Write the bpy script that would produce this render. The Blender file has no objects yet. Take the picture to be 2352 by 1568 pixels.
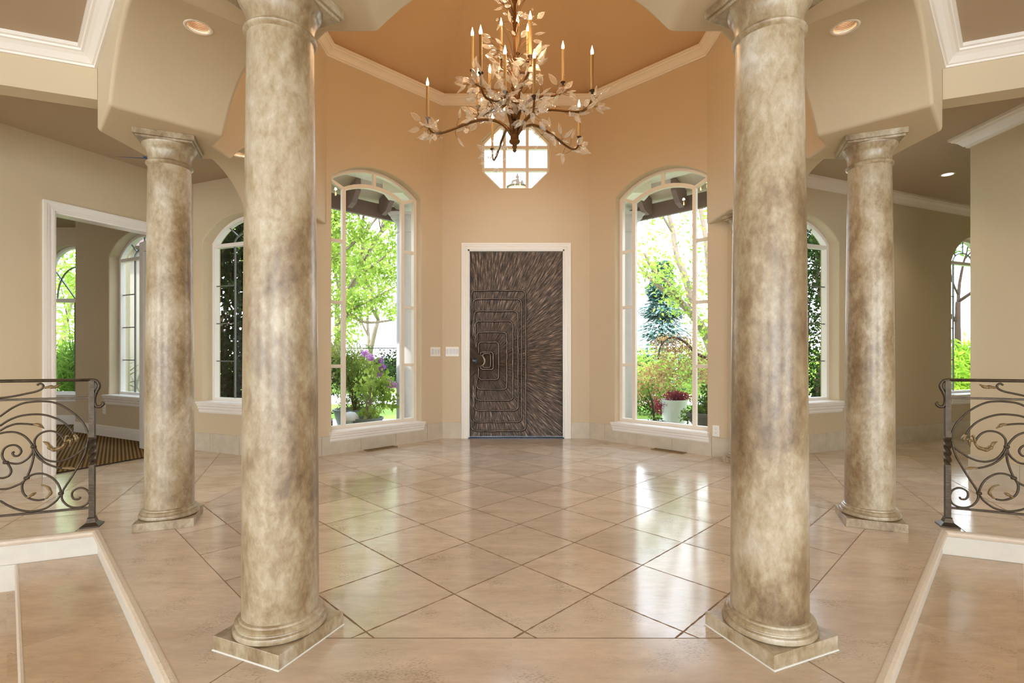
import bpy, bmesh, math, random
from mathutils import Vector, Matrix
from mathutils.geometry import tessellate_polygon

S = bpy.context.scene
COL = S.collection
PI = math.pi
R = math.radians
FPX = 1160.0            # focal length in pixels of the 2352 x 1568 frame
CX, CY = 0.05, 4.24     # centre of the octagonal rotunda
SQ = math.sqrt(0.5)
C22, S22 = math.cos(R(22.5)), math.sin(R(22.5))
T22 = math.tan(R(22.5))

# ---------------------------------------------------------------- camera
cam_d = bpy.data.cameras.new('camera')
cam_d.sensor_width = 36.0
cam_d.lens = 36.0 * FPX / 2352.0
cam_d.shift_y = 27.0 / 2352.0
cam_d.clip_start = 0.05
cam_d.clip_end = 400
cam = bpy.data.objects.new('camera', cam_d)
cam.location = (0, 0, 1.1)
cam.rotation_euler = (R(90), 0, 0)
COL.objects.link(cam)
S.camera = cam

# ---------------------------------------------------------------- view, sky, sun
S.view_settings.view_transform = 'Standard'
S.view_settings.look = 'None'
S.view_settings.exposure = -0.24
S.view_settings.gamma = 1.0
S.view_settings.use_curve_mapping = False
S.cycles.use_denoising = True
S.cycles.max_bounces = 10
S.cycles.diffuse_bounces = 6
S.cycles.glossy_bounces = 4
S.cycles.transmission_bounces = 6
S.cycles.transparent_max_bounces = 12
S.cycles.caustics_reflective = False
S.cycles.caustics_refractive = False
S.cycles.sample_clamp_indirect = 6.0

world = bpy.data.worlds.new('sky')
S.world = world
world.use_nodes = True
nt = world.node_tree
nt.nodes.clear()
w_out = nt.nodes.new('ShaderNodeOutputWorld')
w_bg = nt.nodes.new('ShaderNodeBackground')
w_geo = nt.nodes.new('ShaderNodeTexCoord')
w_sep = nt.nodes.new('ShaderNodeSeparateXYZ')
w_ramp = nt.nodes.new('ShaderNodeValToRGB')
w_ramp.color_ramp.elements[0].position = 0.0
w_ramp.color_ramp.elements[0].color = (0.93, 0.96, 1.0, 1)
w_ramp.color_ramp.elements[1].position = 0.75
w_ramp.color_ramp.elements[1].color = (0.62, 0.78, 1.0, 1)
nt.links.new(w_geo.outputs['Generated'], w_sep.inputs[0])
nt.links.new(w_sep.outputs['Z'], w_ramp.inputs[0])
nt.links.new(w_ramp.outputs[0], w_bg.inputs['Color'])
w_bg.inputs['Strength'].default_value = 8.5
nt.links.new(w_bg.outputs[0], w_out.inputs['Surface'])

sun_d = bpy.data.lights.new('sun', 'SUN')
sun_d.energy = 7.0
sun_d.color = (1.0, 0.95, 0.86)
sun_d.angle = R(0.6)
sun = bpy.data.objects.new('sun', sun_d)
sun.rotation_euler = (R(42), 0, R(-38))
sun.location = (-6, -8, 12)
COL.objects.link(sun)

LAMPS = []
# area lamps added outside the unseen windows to brighten the interior
def daylight(loc, rot, sx, sy, w):
    d = bpy.data.lights.new('window_daylight', 'AREA'); d.shape = 'RECTANGLE'; d.size = sx; d.size_y = sy; d.energy = w; d.color = (0.92, 0.96, 1.0)
    o = bpy.data.objects.new('window_daylight', d); COL.objects.link(o); o.location = loc; o.rotation_euler = rot
    return o
for _x in (-5.0, 0.0, 5.0): daylight((_x, -5.45, 1.33), (R(90), 0, 0), 3.2, 2.4, 250)
for _s in (-1, 1): daylight((_s*8.65, -2.2, 1.33), (R(90), 0, R(-90*_s)), 3.2, 2.4, 270)

def portal(name, loc, rot, sx, sy):
    d = bpy.data.lights.new(name, 'AREA')
    d.shape = 'RECTANGLE'; d.size = sx; d.size_y = sy
    d.cycles.is_portal = True
    o = bpy.data.objects.new(name, d); COL.objects.link(o)
    o.location = loc; o.rotation_euler = rot
    return o

# ---------------------------------------------------------------- helpers
def link_mesh(name, verts, faces, m=None, parent=None, smooth=False, fmats=None):
    me = bpy.data.meshes.new(name)
    me.from_pydata([tuple(v) for v in verts], [], faces)
    ms = m if isinstance(m, (list, tuple)) else [m]
    for k in ms:
        if k: me.materials.append(k)
    if fmats:
        for p, i in zip(me.polygons, fmats): p.material_index = i
    if smooth:
        for p in me.polygons: p.use_smooth = True
    me.update()
    o = bpy.data.objects.new(name, me)
    COL.objects.link(o)
    if parent: o.parent = parent
    return o

class MB:
    """collects shapes of ONE mesh"""
    def __init__(self): self.v = []; self.f = []
    def add(self, v, f):
        b = len(self.v); self.v += [tuple(p) for p in v]; self.f += [tuple(b + i for i in q) for q in f]
        return self
    def box(self, c, s, rz=0.0, M=None):
        hx, hy, hz = s[0] / 2, s[1] / 2, s[2] / 2
        ca, sa = math.cos(rz), math.sin(rz)
        vs = []
        for x, y, z in ((-1,-1,-1),(1,-1,-1),(1,1,-1),(-1,1,-1),(-1,-1,1),(1,-1,1),(1,1,1),(-1,1,1)):
            x, y, z = x*hx, y*hy, z*hz
            p = Vector((c[0] + x*ca - y*sa, c[1] + x*sa + y*ca, c[2] + z))
            vs.append(M @ p if M else p)
        return self.add(vs, [(0,3,2,1),(4,5,6,7),(0,1,5,4),(1,2,6,5),(2,3,7,6),(3,0,4,7)])
    def lathe(self, prof, c=(0,0,0), n=40, caps=True, M=None):
        vs = []; fs = []
        for r, z in prof:
            for k in range(n):
                a = 2*PI*k/n
                p = Vector((c[0] + r*math.cos(a), c[1] + r*math.sin(a), c[2] + z))
                vs.append(M @ p if M else p)
        for i in range(len(prof)-1):
            for k in range(n):
                a, b = i*n + k, i*n + (k+1) % n
                fs.append((a, b, b+n, a+n))
        if caps:
            fs.append(tuple(reversed(range(n))))
            fs.append(tuple((len(prof)-1)*n + k for k in range(n)))
        return self.add(vs, fs)
    def tube(self, pts, r, n=8, caps=True, flat=1.0):
        pts = [Vector(p) for p in pts]
        rs = r if isinstance(r, (list, tuple)) else [r]*len(pts)
        vs = []; fs = []
        T0 = (pts[1]-pts[0]).normalized()
        up = Vector((0,0,1)) if abs(T0.z) < 0.9 else Vector((1,0,0))
        U = T0.cross(up).normalized()
        for i, p in enumerate(pts):
            if i == 0: T = pts[1]-pts[0]
            elif i == len(pts)-1: T = pts[-1]-pts[-2]
            else: T = pts[i+1]-pts[i-1]
            if T.length < 1e-9: T = T0
            T = T.normalized()
            U = (U - T*U.dot(T))
            if U.length < 1e-6: U = T.orthogonal()
            U.normalize(); V = T.cross(U)
            for k in range(n):
                a = 2*PI*k/n
                vs.append(p + U*(rs[i]*math.cos(a)) + V*(rs[i]*flat*math.sin(a)))
        for i in range(len(pts)-1):
            for k in range(n):
                a, b = i*n + k, i*n + (k+1) % n
                fs.append((a, b, b+n, a+n))
        if caps:
            fs.append(tuple(reversed(range(n)))); fs.append(tuple((len(pts)-1)*n + k for k in range(n)))
        return self.add(vs, fs)
    def sweep(self, path, N, prof, closed=False):
        path = [Vector(p) for p in path]; N = Vector(N).normalized()
        m = len(path); k = len(prof); vs = []; fs = []
        for i, p in enumerate(path):
            if closed:
                t0 = (p - path[i-1]).normalized(); t1 = (path[(i+1) % m] - p).normalized()
            else:
                t1 = (path[i+1]-p).normalized() if i < m-1 else (p-path[i-1]).normalized()
                t0 = (p-path[i-1]).normalized() if i > 0 else t1
            s0, s1 = N.cross(t0).normalized(), N.cross(t1).normalized()
            s = (s0 + s1)
            s = s / max(0.3, (1 + s0.dot(s1)))
            for a, b in prof: vs.append(p + s*a + N*b)
        for i in range(m if closed else m-1):
            j = (i+1) % m
            for q in range(k):
                r2 = (q+1) % k
                fs.append((i*k+q, j*k+q, j*k+r2, i*k+r2))
        if not closed:
            fs.append(tuple(reversed(range(k)))); fs.append(tuple((m-1)*k + q for q in range(k)))
        return self.add(vs, fs)
    def build(self, name, m=None, parent=None, smooth=False, fixn=True, bevel=0, auto=None):
        o = link_mesh(name, self.v, self.f, m, parent, smooth)
        if fixn:
            bm = bmesh.new(); bm.from_mesh(o.data)
            bmesh.ops.recalc_face_normals(bm, faces=bm.faces)
            bm.to_mesh(o.data); bm.free()
        if auto is not None:
            o.data.set_sharp_from_angle(angle=R(auto))
        if bevel:
            md = o.modifiers.new('bevel', 'BEVEL'); md.width = bevel; md.segments = 2; md.limit_method = 'ANGLE'; md.angle_limit = R(35)
        return o

def tag(o, label=None, cat=None, group=None, kind=None):
    if label: o['label'] = label
    if cat: o['category'] = cat
    if group: o['group'] = group
    if kind: o['kind'] = kind
    return o
def empty(name, loc=(0,0,0), rz=0.0):
    o = bpy.data.objects.new(name, None); COL.objects.link(o)
    o.location = loc; o.rotation_euler = (0, 0, rz); o.empty_display_size = 0.1
    return o
def struct(o, label, cat):
    return tag(o, label, cat, kind='structure')
def copy_tree(o, parent=None):
    c = o.copy(); COL.objects.link(c)
    if parent: c.parent = parent
    for ch in list(o.children): copy_tree(ch, c)
    return c
def mirror_mesh(o):
    pass

# ---------------------------------------------------------------- materials
def srgb(r, g, b):
    f = lambda c: (c/12.92 if c <= 0.04045 else ((c+0.055)/1.055)**2.4)
    return (f(r/255), f(g/255), f(b/255), 1)
def new_mat(name):
    m = bpy.data.materials.new(name); m.use_nodes = True
    t = m.node_tree; b = t.nodes['Principled BSDF']
    return m, t, b
def nd(t, typ, **kw):
    n = t.nodes.new(typ)
    for k, v in kw.items(): setattr(n, k, v)
    return n
def simple(name, col, rough=0.5, metal=0.0, spec=0.5, var=0.0, vscale=8, bump=0.0, bscale=60, coat=0.0):
    m, t, b = new_mat(name)
    b.inputs['Base Color'].default_value = col
    b.inputs['Roughness'].default_value = rough
    b.inputs['Metallic'].default_value = metal
    b.inputs['Specular IOR Level'].default_value = spec
    b.inputs['Coat Weight'].default_value = coat
    tc = nd(t, 'ShaderNodeNewGeometry')
    n1 = nd(t, 'ShaderNodeTexNoise'); n1.inputs['Scale'].default_value = vscale; n1.inputs['Detail'].default_value = 4
    t.links.new(tc.outputs['Position'], n1.inputs['Vector'])
    if var > 0:
        mx = nd(t, 'ShaderNodeMix', data_type='RGBA')
        mx.inputs[6].default_value = (col[0]*(1-var), col[1]*(1-var), col[2]*(1-var), 1)
        mx.inputs[7].default_value = (min(1, col[0]*(1+var)), min(1, col[1]*(1+var)), min(1, col[2]*(1+var)), 1)
        t.links.new(n1.outputs['Fac'], mx.inputs[0]); t.links.new(mx.outputs[2], b.inputs['Base Color'])
    if bump > 0:
        n2 = nd(t, 'ShaderNodeTexNoise'); n2.inputs['Scale'].default_value = bscale; n2.inputs['Detail'].default_value = 3
        t.links.new(tc.outputs['Position'], n2.inputs['Vector'])
        bp = nd(t, 'ShaderNodeBump'); bp.inputs['Strength'].default_value = bump; bp.inputs['Distance'].default_value = 0.01
        t.links.new(n2.outputs['Fac'], bp.inputs['Height']); t.links.new(bp.outputs[0], b.inputs['Normal'])
    return m
def emis(name, col, st):
    m, t, b = new_mat(name)
    b.inputs['Base Color'].default_value = (0.8,0.8,0.8,1)
    b.inputs['Emission Color'].default_value = col
    b.inputs['Emission Strength'].default_value = st
    return m

def ramp(t, stops):
    r = nd(t, 'ShaderNodeValToRGB')
    e = r.color_ramp.elements
    e[0].position, e[0].color = stops[0]
    e[1].position, e[1].color = stops[-1]
    for p, c in stops[1:-1]:
        k = e.new(p); k.color = c
    return r

def tile_mat(name, ang, ox, oy, size, base, rough=0.08, joint=0.0045, joints=True, warm=0.0):
    """honed travertine floor tiles, world-space grid rotated by ang"""
    m, t, b = new_mat(name)
    g = nd(t, 'ShaderNodeNewGeometry')
    mp = nd(t, 'ShaderNodeMapping', vector_type='TEXTURE')
    mp.inputs['Location'].default_value = (ox, oy, 0)
    mp.inputs['Rotation'].default_value = (0, 0, ang)
    mp.inputs['Scale'].default_value = (size, size, 1)
    t.links.new(g.outputs['Position'], mp.inputs['Vector'])
    fl = nd(t, 'ShaderNodeVectorMath', operation='FLOOR'); t.links.new(mp.outputs[0], fl.inputs[0])
    wn = nd(t, 'ShaderNodeTexWhiteNoise', noise_dimensions='2D'); t.links.new(fl.outputs[0], wn.inputs['Vector'])
    # veined stone colour, shifted per tile
    off = nd(t, 'ShaderNodeVectorMath', operation='MULTIPLY_ADD')
    t.links.new(wn.outputs['Color'], off.inputs[0]); off.inputs[1].default_value = (9, 9, 9); t.links.new(g.outputs['Position'], off.inputs[2])
    n1 = nd(t, 'ShaderNodeTexNoise'); n1.inputs['Scale'].default_value = 3.0; n1.inputs['Detail'].default_value = 7; n1.inputs['Distortion'].default_value = 0.6
    st = nd(t, 'ShaderNodeMapping'); st.inputs['Scale'].default_value = (0.7, 2.2, 1); st.inputs['Rotation'].default_value = (0, 0, 0.35)
    t.links.new(off.outputs[0], st.inputs[0]); t.links.new(st.outputs[0], n1.inputs['Vector'])
    def sc(k): return (base[0]*k, base[1]*k, base[2]*k, 1)
    rp = ramp(t, [(0.2, (base[0]*0.84, base[1]*0.79, base[2]*0.74, 1)), (0.45, sc(0.96)), (0.6, sc(1.04)), (0.78, (base[0]*1.1, base[1]*1.13, base[2]*1.17, 1))])
    t.links.new(n1.outputs['Fac'], rp.inputs[0])
    hv = nd(t, 'ShaderNodeMix', data_type='RGBA', blend_type='MULTIPLY'); hv.inputs[0].default_value = 1
    vr = nd(t, 'ShaderNodeMapRange'); vr.inputs[3].default_value = 0.88 if joints else 1.0; vr.inputs[4].default_value = 1.06 if joints else 1.0
    t.links.new(wn.outputs['Value'], vr.inputs[0])
    t.links.new(rp.outputs[0], hv.inputs[6]); t.links.new(vr.outputs[0], hv.inputs[7])
    # small pits
    nf = nd(t, 'ShaderNodeTexNoise'); nf.inputs['Scale'].default_value = 17; nf.inputs['Detail'].default_value = 6; nf.inputs['Roughness'].default_value = 0.7; t.links.new(st.outputs[0], nf.inputs['Vector'])
    fm = nd(t, 'ShaderNodeMapRange'); fm.inputs[1].default_value = 0.3; fm.inputs[2].default_value = 0.7; fm.inputs[3].default_value = 0.89; fm.inputs[4].default_value = 1.07; t.links.new(nf.outputs['Fac'], fm.inputs[0])
    h2 = nd(t, 'ShaderNodeMix', data_type='RGBA', blend_type='MULTIPLY'); h2.inputs[0].default_value = 1; t.links.new(hv.outputs[2], h2.inputs[6]); t.links.new(fm.outputs[0], h2.inputs[7]); hv = h2
    n2 = nd(t, 'ShaderNodeTexNoise'); n2.inputs['Scale'].default_value = 130; n2.inputs['Detail'].default_value = 3
    t.links.new(st.outputs[0], n2.inputs['Vector'])
    n3 = nd(t, 'ShaderNodeTexNoise'); n3.inputs['Scale'].default_value = 5; t.links.new(off.outputs[0], n3.inputs['Vector'])
    ad = nd(t, 'ShaderNodeMath', operation='MULTIPLY'); t.links.new(n2.outputs['Fac'], ad.inputs[0]); t.links.new(n3.outputs['Fac'], ad.inputs[1])
    pr = nd(t, 'ShaderNodeMapRange'); pr.inputs[1].default_value = 0.345; pr.inputs[2].default_value = 0.40; pr.inputs[3].default_value = 0; pr.inputs[4].default_value = 0.5
    t.links.new(ad.outputs[0], pr.inputs[0])
    pm = nd(t, 'ShaderNodeMix', data_type='RGBA'); pm.inputs[7].default_value = (base[0]*0.45, base[1]*0.38, base[2]*0.3, 1)
    t.links.new(pr.outputs[0], pm.inputs[0]); t.links.new(hv.outputs[2], pm.inputs[6])
    last = pm.outputs[2]
    if joints:
        fr = nd(t, 'ShaderNodeVectorMath', operation='FRACTION'); t.links.new(mp.outputs[0], fr.inputs[0])
        sp = nd(t, 'ShaderNodeSeparateXYZ'); t.links.new(fr.outputs[0], sp.inputs[0])
        outs = []
        wob = nd(t, 'ShaderNodeTexNoise'); wob.inputs['Scale'].default_value = 22; t.links.new(g.outputs['Position'], wob.inputs['Vector'])
        wm = nd(t, 'ShaderNodeMapRange'); wm.inputs[1].default_value = 0.35; wm.inputs[2].default_value = 0.7; wm.inputs[3].default_value = joint/size*0.55; wm.inputs[4].default_value = joint/size*1.25
        t.links.new(wob.outputs['Fac'], wm.inputs[0])
        for ax in ('X', 'Y'):
            a = nd(t, 'ShaderNodeMath', operation='SUBTRACT'); t.links.new(sp.outputs[ax], a.inputs[0]); a.inputs[1].default_value = 0.5
            c = nd(t, 'ShaderNodeMath', operation='ABSOLUTE'); t.links.new(a.outputs[0], c.inputs[0])
            d = nd(t, 'ShaderNodeMath', operation='SUBTRACT'); d.inputs[0].default_value = 0.5; t.links.new(c.outputs[0], d.inputs[1])
            e = nd(t, 'ShaderNodeMath', operation='LESS_THAN'); t.links.new(d.outputs[0], e.inputs[0]); t.links.new(wm.outputs[0], e.inputs[1])
            outs.append(e)
        mxx = nd(t, 'ShaderNodeMath', operation='MAXIMUM'); t.links.new(outs[0].outputs[0], mxx.inputs[0]); t.links.new(outs[1].outputs[0], mxx.inputs[1])
        jm = nd(t, 'ShaderNodeMix', data_type='RGBA'); jm.inputs[7].default_value = srgb(134, 110, 86)
        t.links.new(mxx.outputs[0], jm.inputs[0]); t.links.new(last, jm.inputs[6]); last = jm.outputs[2]
        rr = nd(t, 'ShaderNodeMapRange'); rr.inputs[3].default_value = rough; rr.inputs[4].default_value = 0.7
        t.links.new(mxx.outputs[0], rr.inputs[0]); 
        rn = nd(t, 'ShaderNodeMath', operation='MULTIPLY_ADD'); t.links.new(n1.outputs['Fac'], rn.inputs[0]); rn.inputs[1].default_value = 0.10; t.links.new(rr.outputs[0], rn.inputs[2])
        t.links.new(rn.outputs[0], b.inputs['Roughness'])
    else:
        rn = nd(t, 'ShaderNodeMath', operation='MULTIPLY_ADD'); t.links.new(n1.outputs['Fac'], rn.inputs[0]); rn.inputs[1].default_value = 0.14; rn.inputs[2].default_value = rough
        t.links.new(rn.outputs[0], b.inputs['Roughness'])
    t.links.new(last, b.inputs['Base Color'])
    bp = nd(t, 'ShaderNodeBump'); bp.inputs['Strength'].default_value = 0.05; bp.inputs['Distance'].default_value = 0.004
    t.links.new(pr.outputs[0], bp.inputs['Height']); t.links.new(bp.outputs[0], b.inputs['Normal'])
    b.inputs['Specular IOR Level'].default_value = 0.62
    return m

TRAV = srgb(214, 200, 183)
M = {}
M['tile_round'] = tile_mat('travertine diagonal tiles', R(45), CX, 1.996, 0.4435, TRAV)
M['tile_left'] = tile_mat('travertine left hall tiles', R(22.5), -2.85, 3.49, 0.455, srgb(214, 198, 178))
M['tile_right'] = tile_mat('travertine right hall tiles', R(-22.5), 2.95, 3.49, 0.455, srgb(214, 198, 178))
M['slab'] = tile_mat('travertine border slabs', 0, 0, 0, 3.0, srgb(210, 194, 176), rough=0.12, joints=False)
M['tread'] = tile_mat('travertine stair tread', R(45), 0, 0, 3.0, srgb(204, 180, 152), rough=0.12, joints=False)
M['nosing'] = simple('pale travertine nosing', srgb(214, 200, 182), 0.3, var=0.1, vscale=30, bump=0.25, bscale=90)
M['riser'] = simple('pale travertine riser', srgb(214, 210, 200), 0.4, var=0.1, vscale=14, bump=0.05)
M['basetile'] = simple('honed travertine wall base', srgb(200, 190, 172), 0.35, var=0.2, vscale=11, bump=0.04)
M['paint'] = simple('beige wall paint', srgb(205, 189, 160), 0.62, spec=0.3, var=0.025, vscale=3, bump=0.05, bscale=180)
M['drum'] = simple('warm tan wall paint', srgb(206, 188, 160), 0.62, spec=0.3, var=0.02, vscale=3, bump=0.05, bscale=180)
M['dome'] = simple('beige dome paint with lamp glow', srgb(198, 168, 132), 0.65, spec=0.25, var=0.02, vscale=3)  # warm chandelier light on the beige dome is put into this colour
M['ceil'] = simple('taupe ceiling paint', srgb(182, 163, 139), 0.7, spec=0.25, var=0.02, vscale=3, bump=0.04, bscale=180)
M['white'] = simple('white gloss trim', srgb(236, 232, 226), 0.28, spec=0.5)
M['cream'] = simple('cream window trim', srgb(232, 222, 208), 0.35)
M['metalgrey'] = simple('grey window metal', srgb(120, 124, 124), 0.4, metal=0.6)
M['plastic'] = simple('white switch plastic', srgb(238, 236, 230), 0.3)
M['dark'] = simple('dark slot', srgb(30, 26, 22), 0.6)
M['tape'] = simple('blue painter tape', srgb(38, 84, 150), 0.6)
M['stucco'] = simple('pale exterior stucco', srgb(232, 228, 216), 0.9, spec=0.2, var=0.06, vscale=12, bump=0.5, bscale=60)
M['wing'] = simple('grey beige exterior stucco', srgb(150, 142, 130), 0.9, spec=0.2, var=0.05, vscale=9)
M['beam'] = simple('brown painted beam', srgb(118, 100, 98), 0.7, var=0.1)
M['soffit'] = simple('tan painted soffit board', srgb(200, 184, 168), 0.7, var=0.05)
M['porch_col'] = simple('grey plaster porch column', srgb(196, 192, 198), 0.7, var=0.08, vscale=7)
M['concrete'] = simple('exterior paving', srgb(216, 210, 200), 0.9, var=0.06)
M['lawn'] = simple('mown lawn', srgb(120, 146, 64), 0.95, spec=0.1, var=0.25, vscale=6)
M['pot_grey'] = simple('grey green glazed pot', srgb(98, 110, 112), 0.35, var=0.08)
M['pot_pale'] = simple('pale celadon glazed pot', srgb(190, 198, 182), 0.25, var=0.06)
M['pot_dark'] = simple('dark stone planter', srgb(88, 82, 86), 0.6, var=0.1)
M['stone'] = simple('grey garden stone', srgb(206, 208, 212), 0.8, var=0.1)
M['bark'] = simple('pale tree bark', srgb(138, 122, 108), 0.9, spec=0.2, var=0.25, vscale=14, bump=0.6, bscale=30)
M['bark_dark'] = simple('dark tree bark', srgb(64, 50, 42), 0.9, spec=0.2, var=0.25, vscale=14, bump=0.6, bscale=30)
M['iron_dark'] = simple('black fence iron', srgb(36, 38, 40), 0.5, metal=0.4)
M['glow'] = emis('lit lamp face', (1.0, 0.84, 0.64, 1), 8)
M['flame'] = emis('flame bulb glass', (1.0, 0.72, 0.36, 1), 34)
M['wax'] = None

def column_mat():
    m, t, b = new_mat('faux marble glazed plaster')
    g = nd(t, 'ShaderNodeTexCoord')
    mp = nd(t, 'ShaderNodeMapping'); mp.inputs['Scale'].default_value = (1, 1, 0.6)
    oi = nd(t, 'ShaderNodeObjectInfo')
    vm = nd(t, 'ShaderNodeVectorMath', operation='MULTIPLY_ADD'); vm.inputs[1].default_value = (1, 1, 1)
    t.links.new(g.outputs['Object'], vm.inputs[0]); 
    cmb = nd(t, 'ShaderNodeCombineXYZ')
    rm = nd(t, 'ShaderNodeMath', operation='MULTIPLY'); rm.inputs[1].default_value = 30; t.links.new(oi.outputs['Random'], rm.inputs[0])
    t.links.new(rm.outputs[0], cmb.inputs[2]); t.links.new(cmb.outputs[0], vm.inputs[2])
    t.links.new(vm.outputs[0], mp.inputs[0])
    n1 = nd(t, 'ShaderNodeTexNoise'); n1.inputs['Scale'].default_value = 4.5; n1.inputs['Detail'].default_value = 10; n1.inputs['Roughness'].default_value = 0.66; n1.inputs['Distortion'].default_value = 0.25
    t.links.new(mp.outputs[0], n1.inputs['Vector'])
    n2 = nd(t, 'ShaderNodeTexNoise'); n2.inputs['Scale'].default_value = 42.0; n2.inputs['Detail'].default_value = 9; n2.inputs['Roughness'].default_value = 0.7; n2.inputs['Distortion'].default_value = 0.3
    t.links.new(mp.outputs[0], n2.inputs['Vector'])
    mx = nd(t, 'ShaderNodeMix', data_type='FLOAT'); mx.inputs[0].default_value = 0.3
    t.links.new(n1.outputs['Fac'], mx.inputs[2]); t.links.new(n2.outputs['Fac'], mx.inputs[3])
    rp = ramp(t, [(0.35, srgb(102, 80, 54)), (0.44, srgb(138, 117, 87)), (0.51, srgb(162, 146, 117)), (0.59, srgb(183, 171, 149)), (0.68, srgb(208, 203, 191))])
    t.links.new(mx.outputs[0], rp.inputs[0]); t.links.new(rp.outputs[0], b.inputs['Base Color'])
    b.inputs['Roughness'].default_value = 0.42
    b.inputs['Coat Weight'].default_value = 0.75; b.inputs['Coat Roughness'].default_value = 0.3
    bp = nd(t, 'ShaderNodeBump'); bp.inputs['Strength'].default_value = 0.12; bp.inputs['Distance'].default_value = 0.006
    t.links.new(n2.outputs['Fac'], bp.inputs['Height']); t.links.new(bp.outputs[0], b.inputs['Normal'])
    return m
M['marble'] = column_mat()

def glass_pane():
    m, t, b = new_mat('window glass')
    t.nodes.remove(b)
    out = t.nodes['Material Output']
    tr = nd(t, 'ShaderNodeBsdfTransparent'); tr.inputs[0].default_value = (0.97, 0.985, 0.98, 1)
    gl = nd(t, 'ShaderNodeBsdfGlossy'); gl.inputs['Roughness'].default_value = 0.0
    lw = nd(t, 'ShaderNodeLayerWeight'); pw = nd(t, 'ShaderNodeMath', operation='POWER'); pw.inputs[1].default_value = 5; t.links.new(lw.outputs['Facing'], pw.inputs[0])
    fr = nd(t, 'ShaderNodeMath', operation='MULTIPLY_ADD'); fr.inputs[1].default_value = 0.94; fr.inputs[2].default_value = 0.05; t.links.new(pw.outputs[0], fr.inputs[0])
    mx = nd(t, 'ShaderNodeMixShader')
    t.links.new(fr.outputs[0], mx.inputs[0]); t.links.new(tr.outputs[0], mx.inputs[1]); t.links.new(gl.outputs[0], mx.inputs[2])
    t.links.new(mx.outputs[0], out.inputs[0])
    return m
M['glass'] = glass_pane()
def crystal_mat():
    m, t, b = new_mat('clear cut crystal')
    b.inputs['Base Color'].default_value = (1, 1, 1, 1)
    b.inputs['Transmission Weight'].default_value = 1.0
    b.inputs['Roughness'].default_value = 0.03
    b.inputs['IOR'].default_value = 1.52
    return m
def crystal_mat2():
    m, t, b = new_mat('clear cut crystal')
    out = t.nodes['Material Output']
    b.inputs['Base Color'].default_value = (0.95, 0.93, 0.9, 1); b.inputs['Roughness'].default_value = 0.06; b.inputs['Coat Weight'].default_value = 1.0; b.inputs['IOR'].default_value = 1.9
    tr = nd(t, 'ShaderNodeBsdfTransparent'); tr.inputs[0].default_value = (1, 1, 1, 1)
    lw = nd(t, 'ShaderNodeLayerWeight'); lw.inputs[0].default_value = 0.42
    mr = nd(t, 'ShaderNodeMapRange'); mr.inputs[3].default_value = 0.10; mr.inputs[4].default_value = 1.0; pw = nd(t, 'ShaderNodeMath', operation='POWER'); pw.inputs[1].default_value = 1.25; t.links.new(lw.outputs['Facing'], pw.inputs[0]); t.links.new(pw.outputs[0], mr.inputs[0])
    mx = nd(t, 'ShaderNodeMixShader'); t.links.new(mr.outputs[0], mx.inputs[0]); t.links.new(tr.outputs[0], mx.inputs[1]); t.links.new(b.outputs[0], mx.inputs[2])
    t.links.new(mx.outputs[0], out.inputs[0])
    return m
M['crystal'] = crystal_mat2()
M['gold'] = simple('aged gold leaf metal', srgb(122, 86, 50), 0.38, metal=0.85, var=0.25, vscale=18)
M['cup'] = simple('dark bronze cup', srgb(74, 54, 40), 0.4, metal=0.7)
def wax_mat():
    m, t, b = new_mat('cream candle sleeve')
    b.inputs['Base Color'].default_value = srgb(186, 158, 112)
    b.inputs['Roughness'].default_value = 0.5
    b.inputs['Subsurface Weight'].default_value = 0.0
    return m
M['wax'] = wax_mat()
M['iron'] = simple('wrought iron with gilt rub', srgb(74, 63, 50), 0.40, metal=0.6, var=0.6, vscale=26, bump=0.2, bscale=70)
M['ironleaf'] = simple('gilt iron leaf', srgb(138, 116, 80), 0.38, metal=0.45, var=0.4, vscale=60, bump=0.5, bscale=120)

def leaf_mat(name, c1, c2, trans=0.45, sc=1.2):
    m, t, b = new_mat(name)
    out = t.nodes['Material Output']
    t.nodes.remove(b)
    g = nd(t, 'ShaderNodeNewGeometry')
    n = nd(t, 'ShaderNodeTexNoise'); n.inputs['Scale'].default_value = sc*3; n.inputs['Detail'].default_value = 5
    t.links.new(g.outputs['Position'], n.inputs['Vector'])
    rp = ramp(t, [(0.35, c1), (0.65, c2)])
    t.links.new(n.outputs['Fac'], rp.inputs[0])
    d = nd(t, 'ShaderNodeBsdfDiffuse'); tl = nd(t, 'ShaderNodeBsdfTranslucent')
    t.links.new(rp.outputs[0], d.inputs[0]); t.links.new(rp.outputs[0], tl.inputs[0])
    mx = nd(t, 'ShaderNodeMixShader'); mx.inputs[0].default_value = trans
    t.links.new(d.outputs[0], mx.inputs[1]); t.links.new(tl.outputs[0], mx.inputs[2])
    t.links.new(mx.outputs[0], out.inputs[0])
    return m
M['lf_lime'] = leaf_mat('lime green leaves', srgb(118, 148, 56), srgb(190, 208, 108))
M['lf_green'] = leaf_mat('mid green leaves', srgb(56, 88, 36), srgb(116, 146, 62))
M['lf_fern'] = leaf_mat('feathery green leaves', srgb(72, 94, 38), srgb(136, 152, 66))
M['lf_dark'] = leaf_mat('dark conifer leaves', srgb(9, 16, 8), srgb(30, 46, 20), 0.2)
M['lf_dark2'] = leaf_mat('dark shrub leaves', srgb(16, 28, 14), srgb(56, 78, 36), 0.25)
M['lf_spruce'] = leaf_mat('blue green spruce needles', srgb(76, 116, 112), srgb(150, 182, 172), 0.2)
M['lf_brown'] = leaf_mat('dusky brown leaves', srgb(124, 82, 66), srgb(186, 158, 104))
M['lf_red'] = leaf_mat('burgundy leaves', srgb(96, 18, 38), srgb(150, 44, 66))
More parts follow.
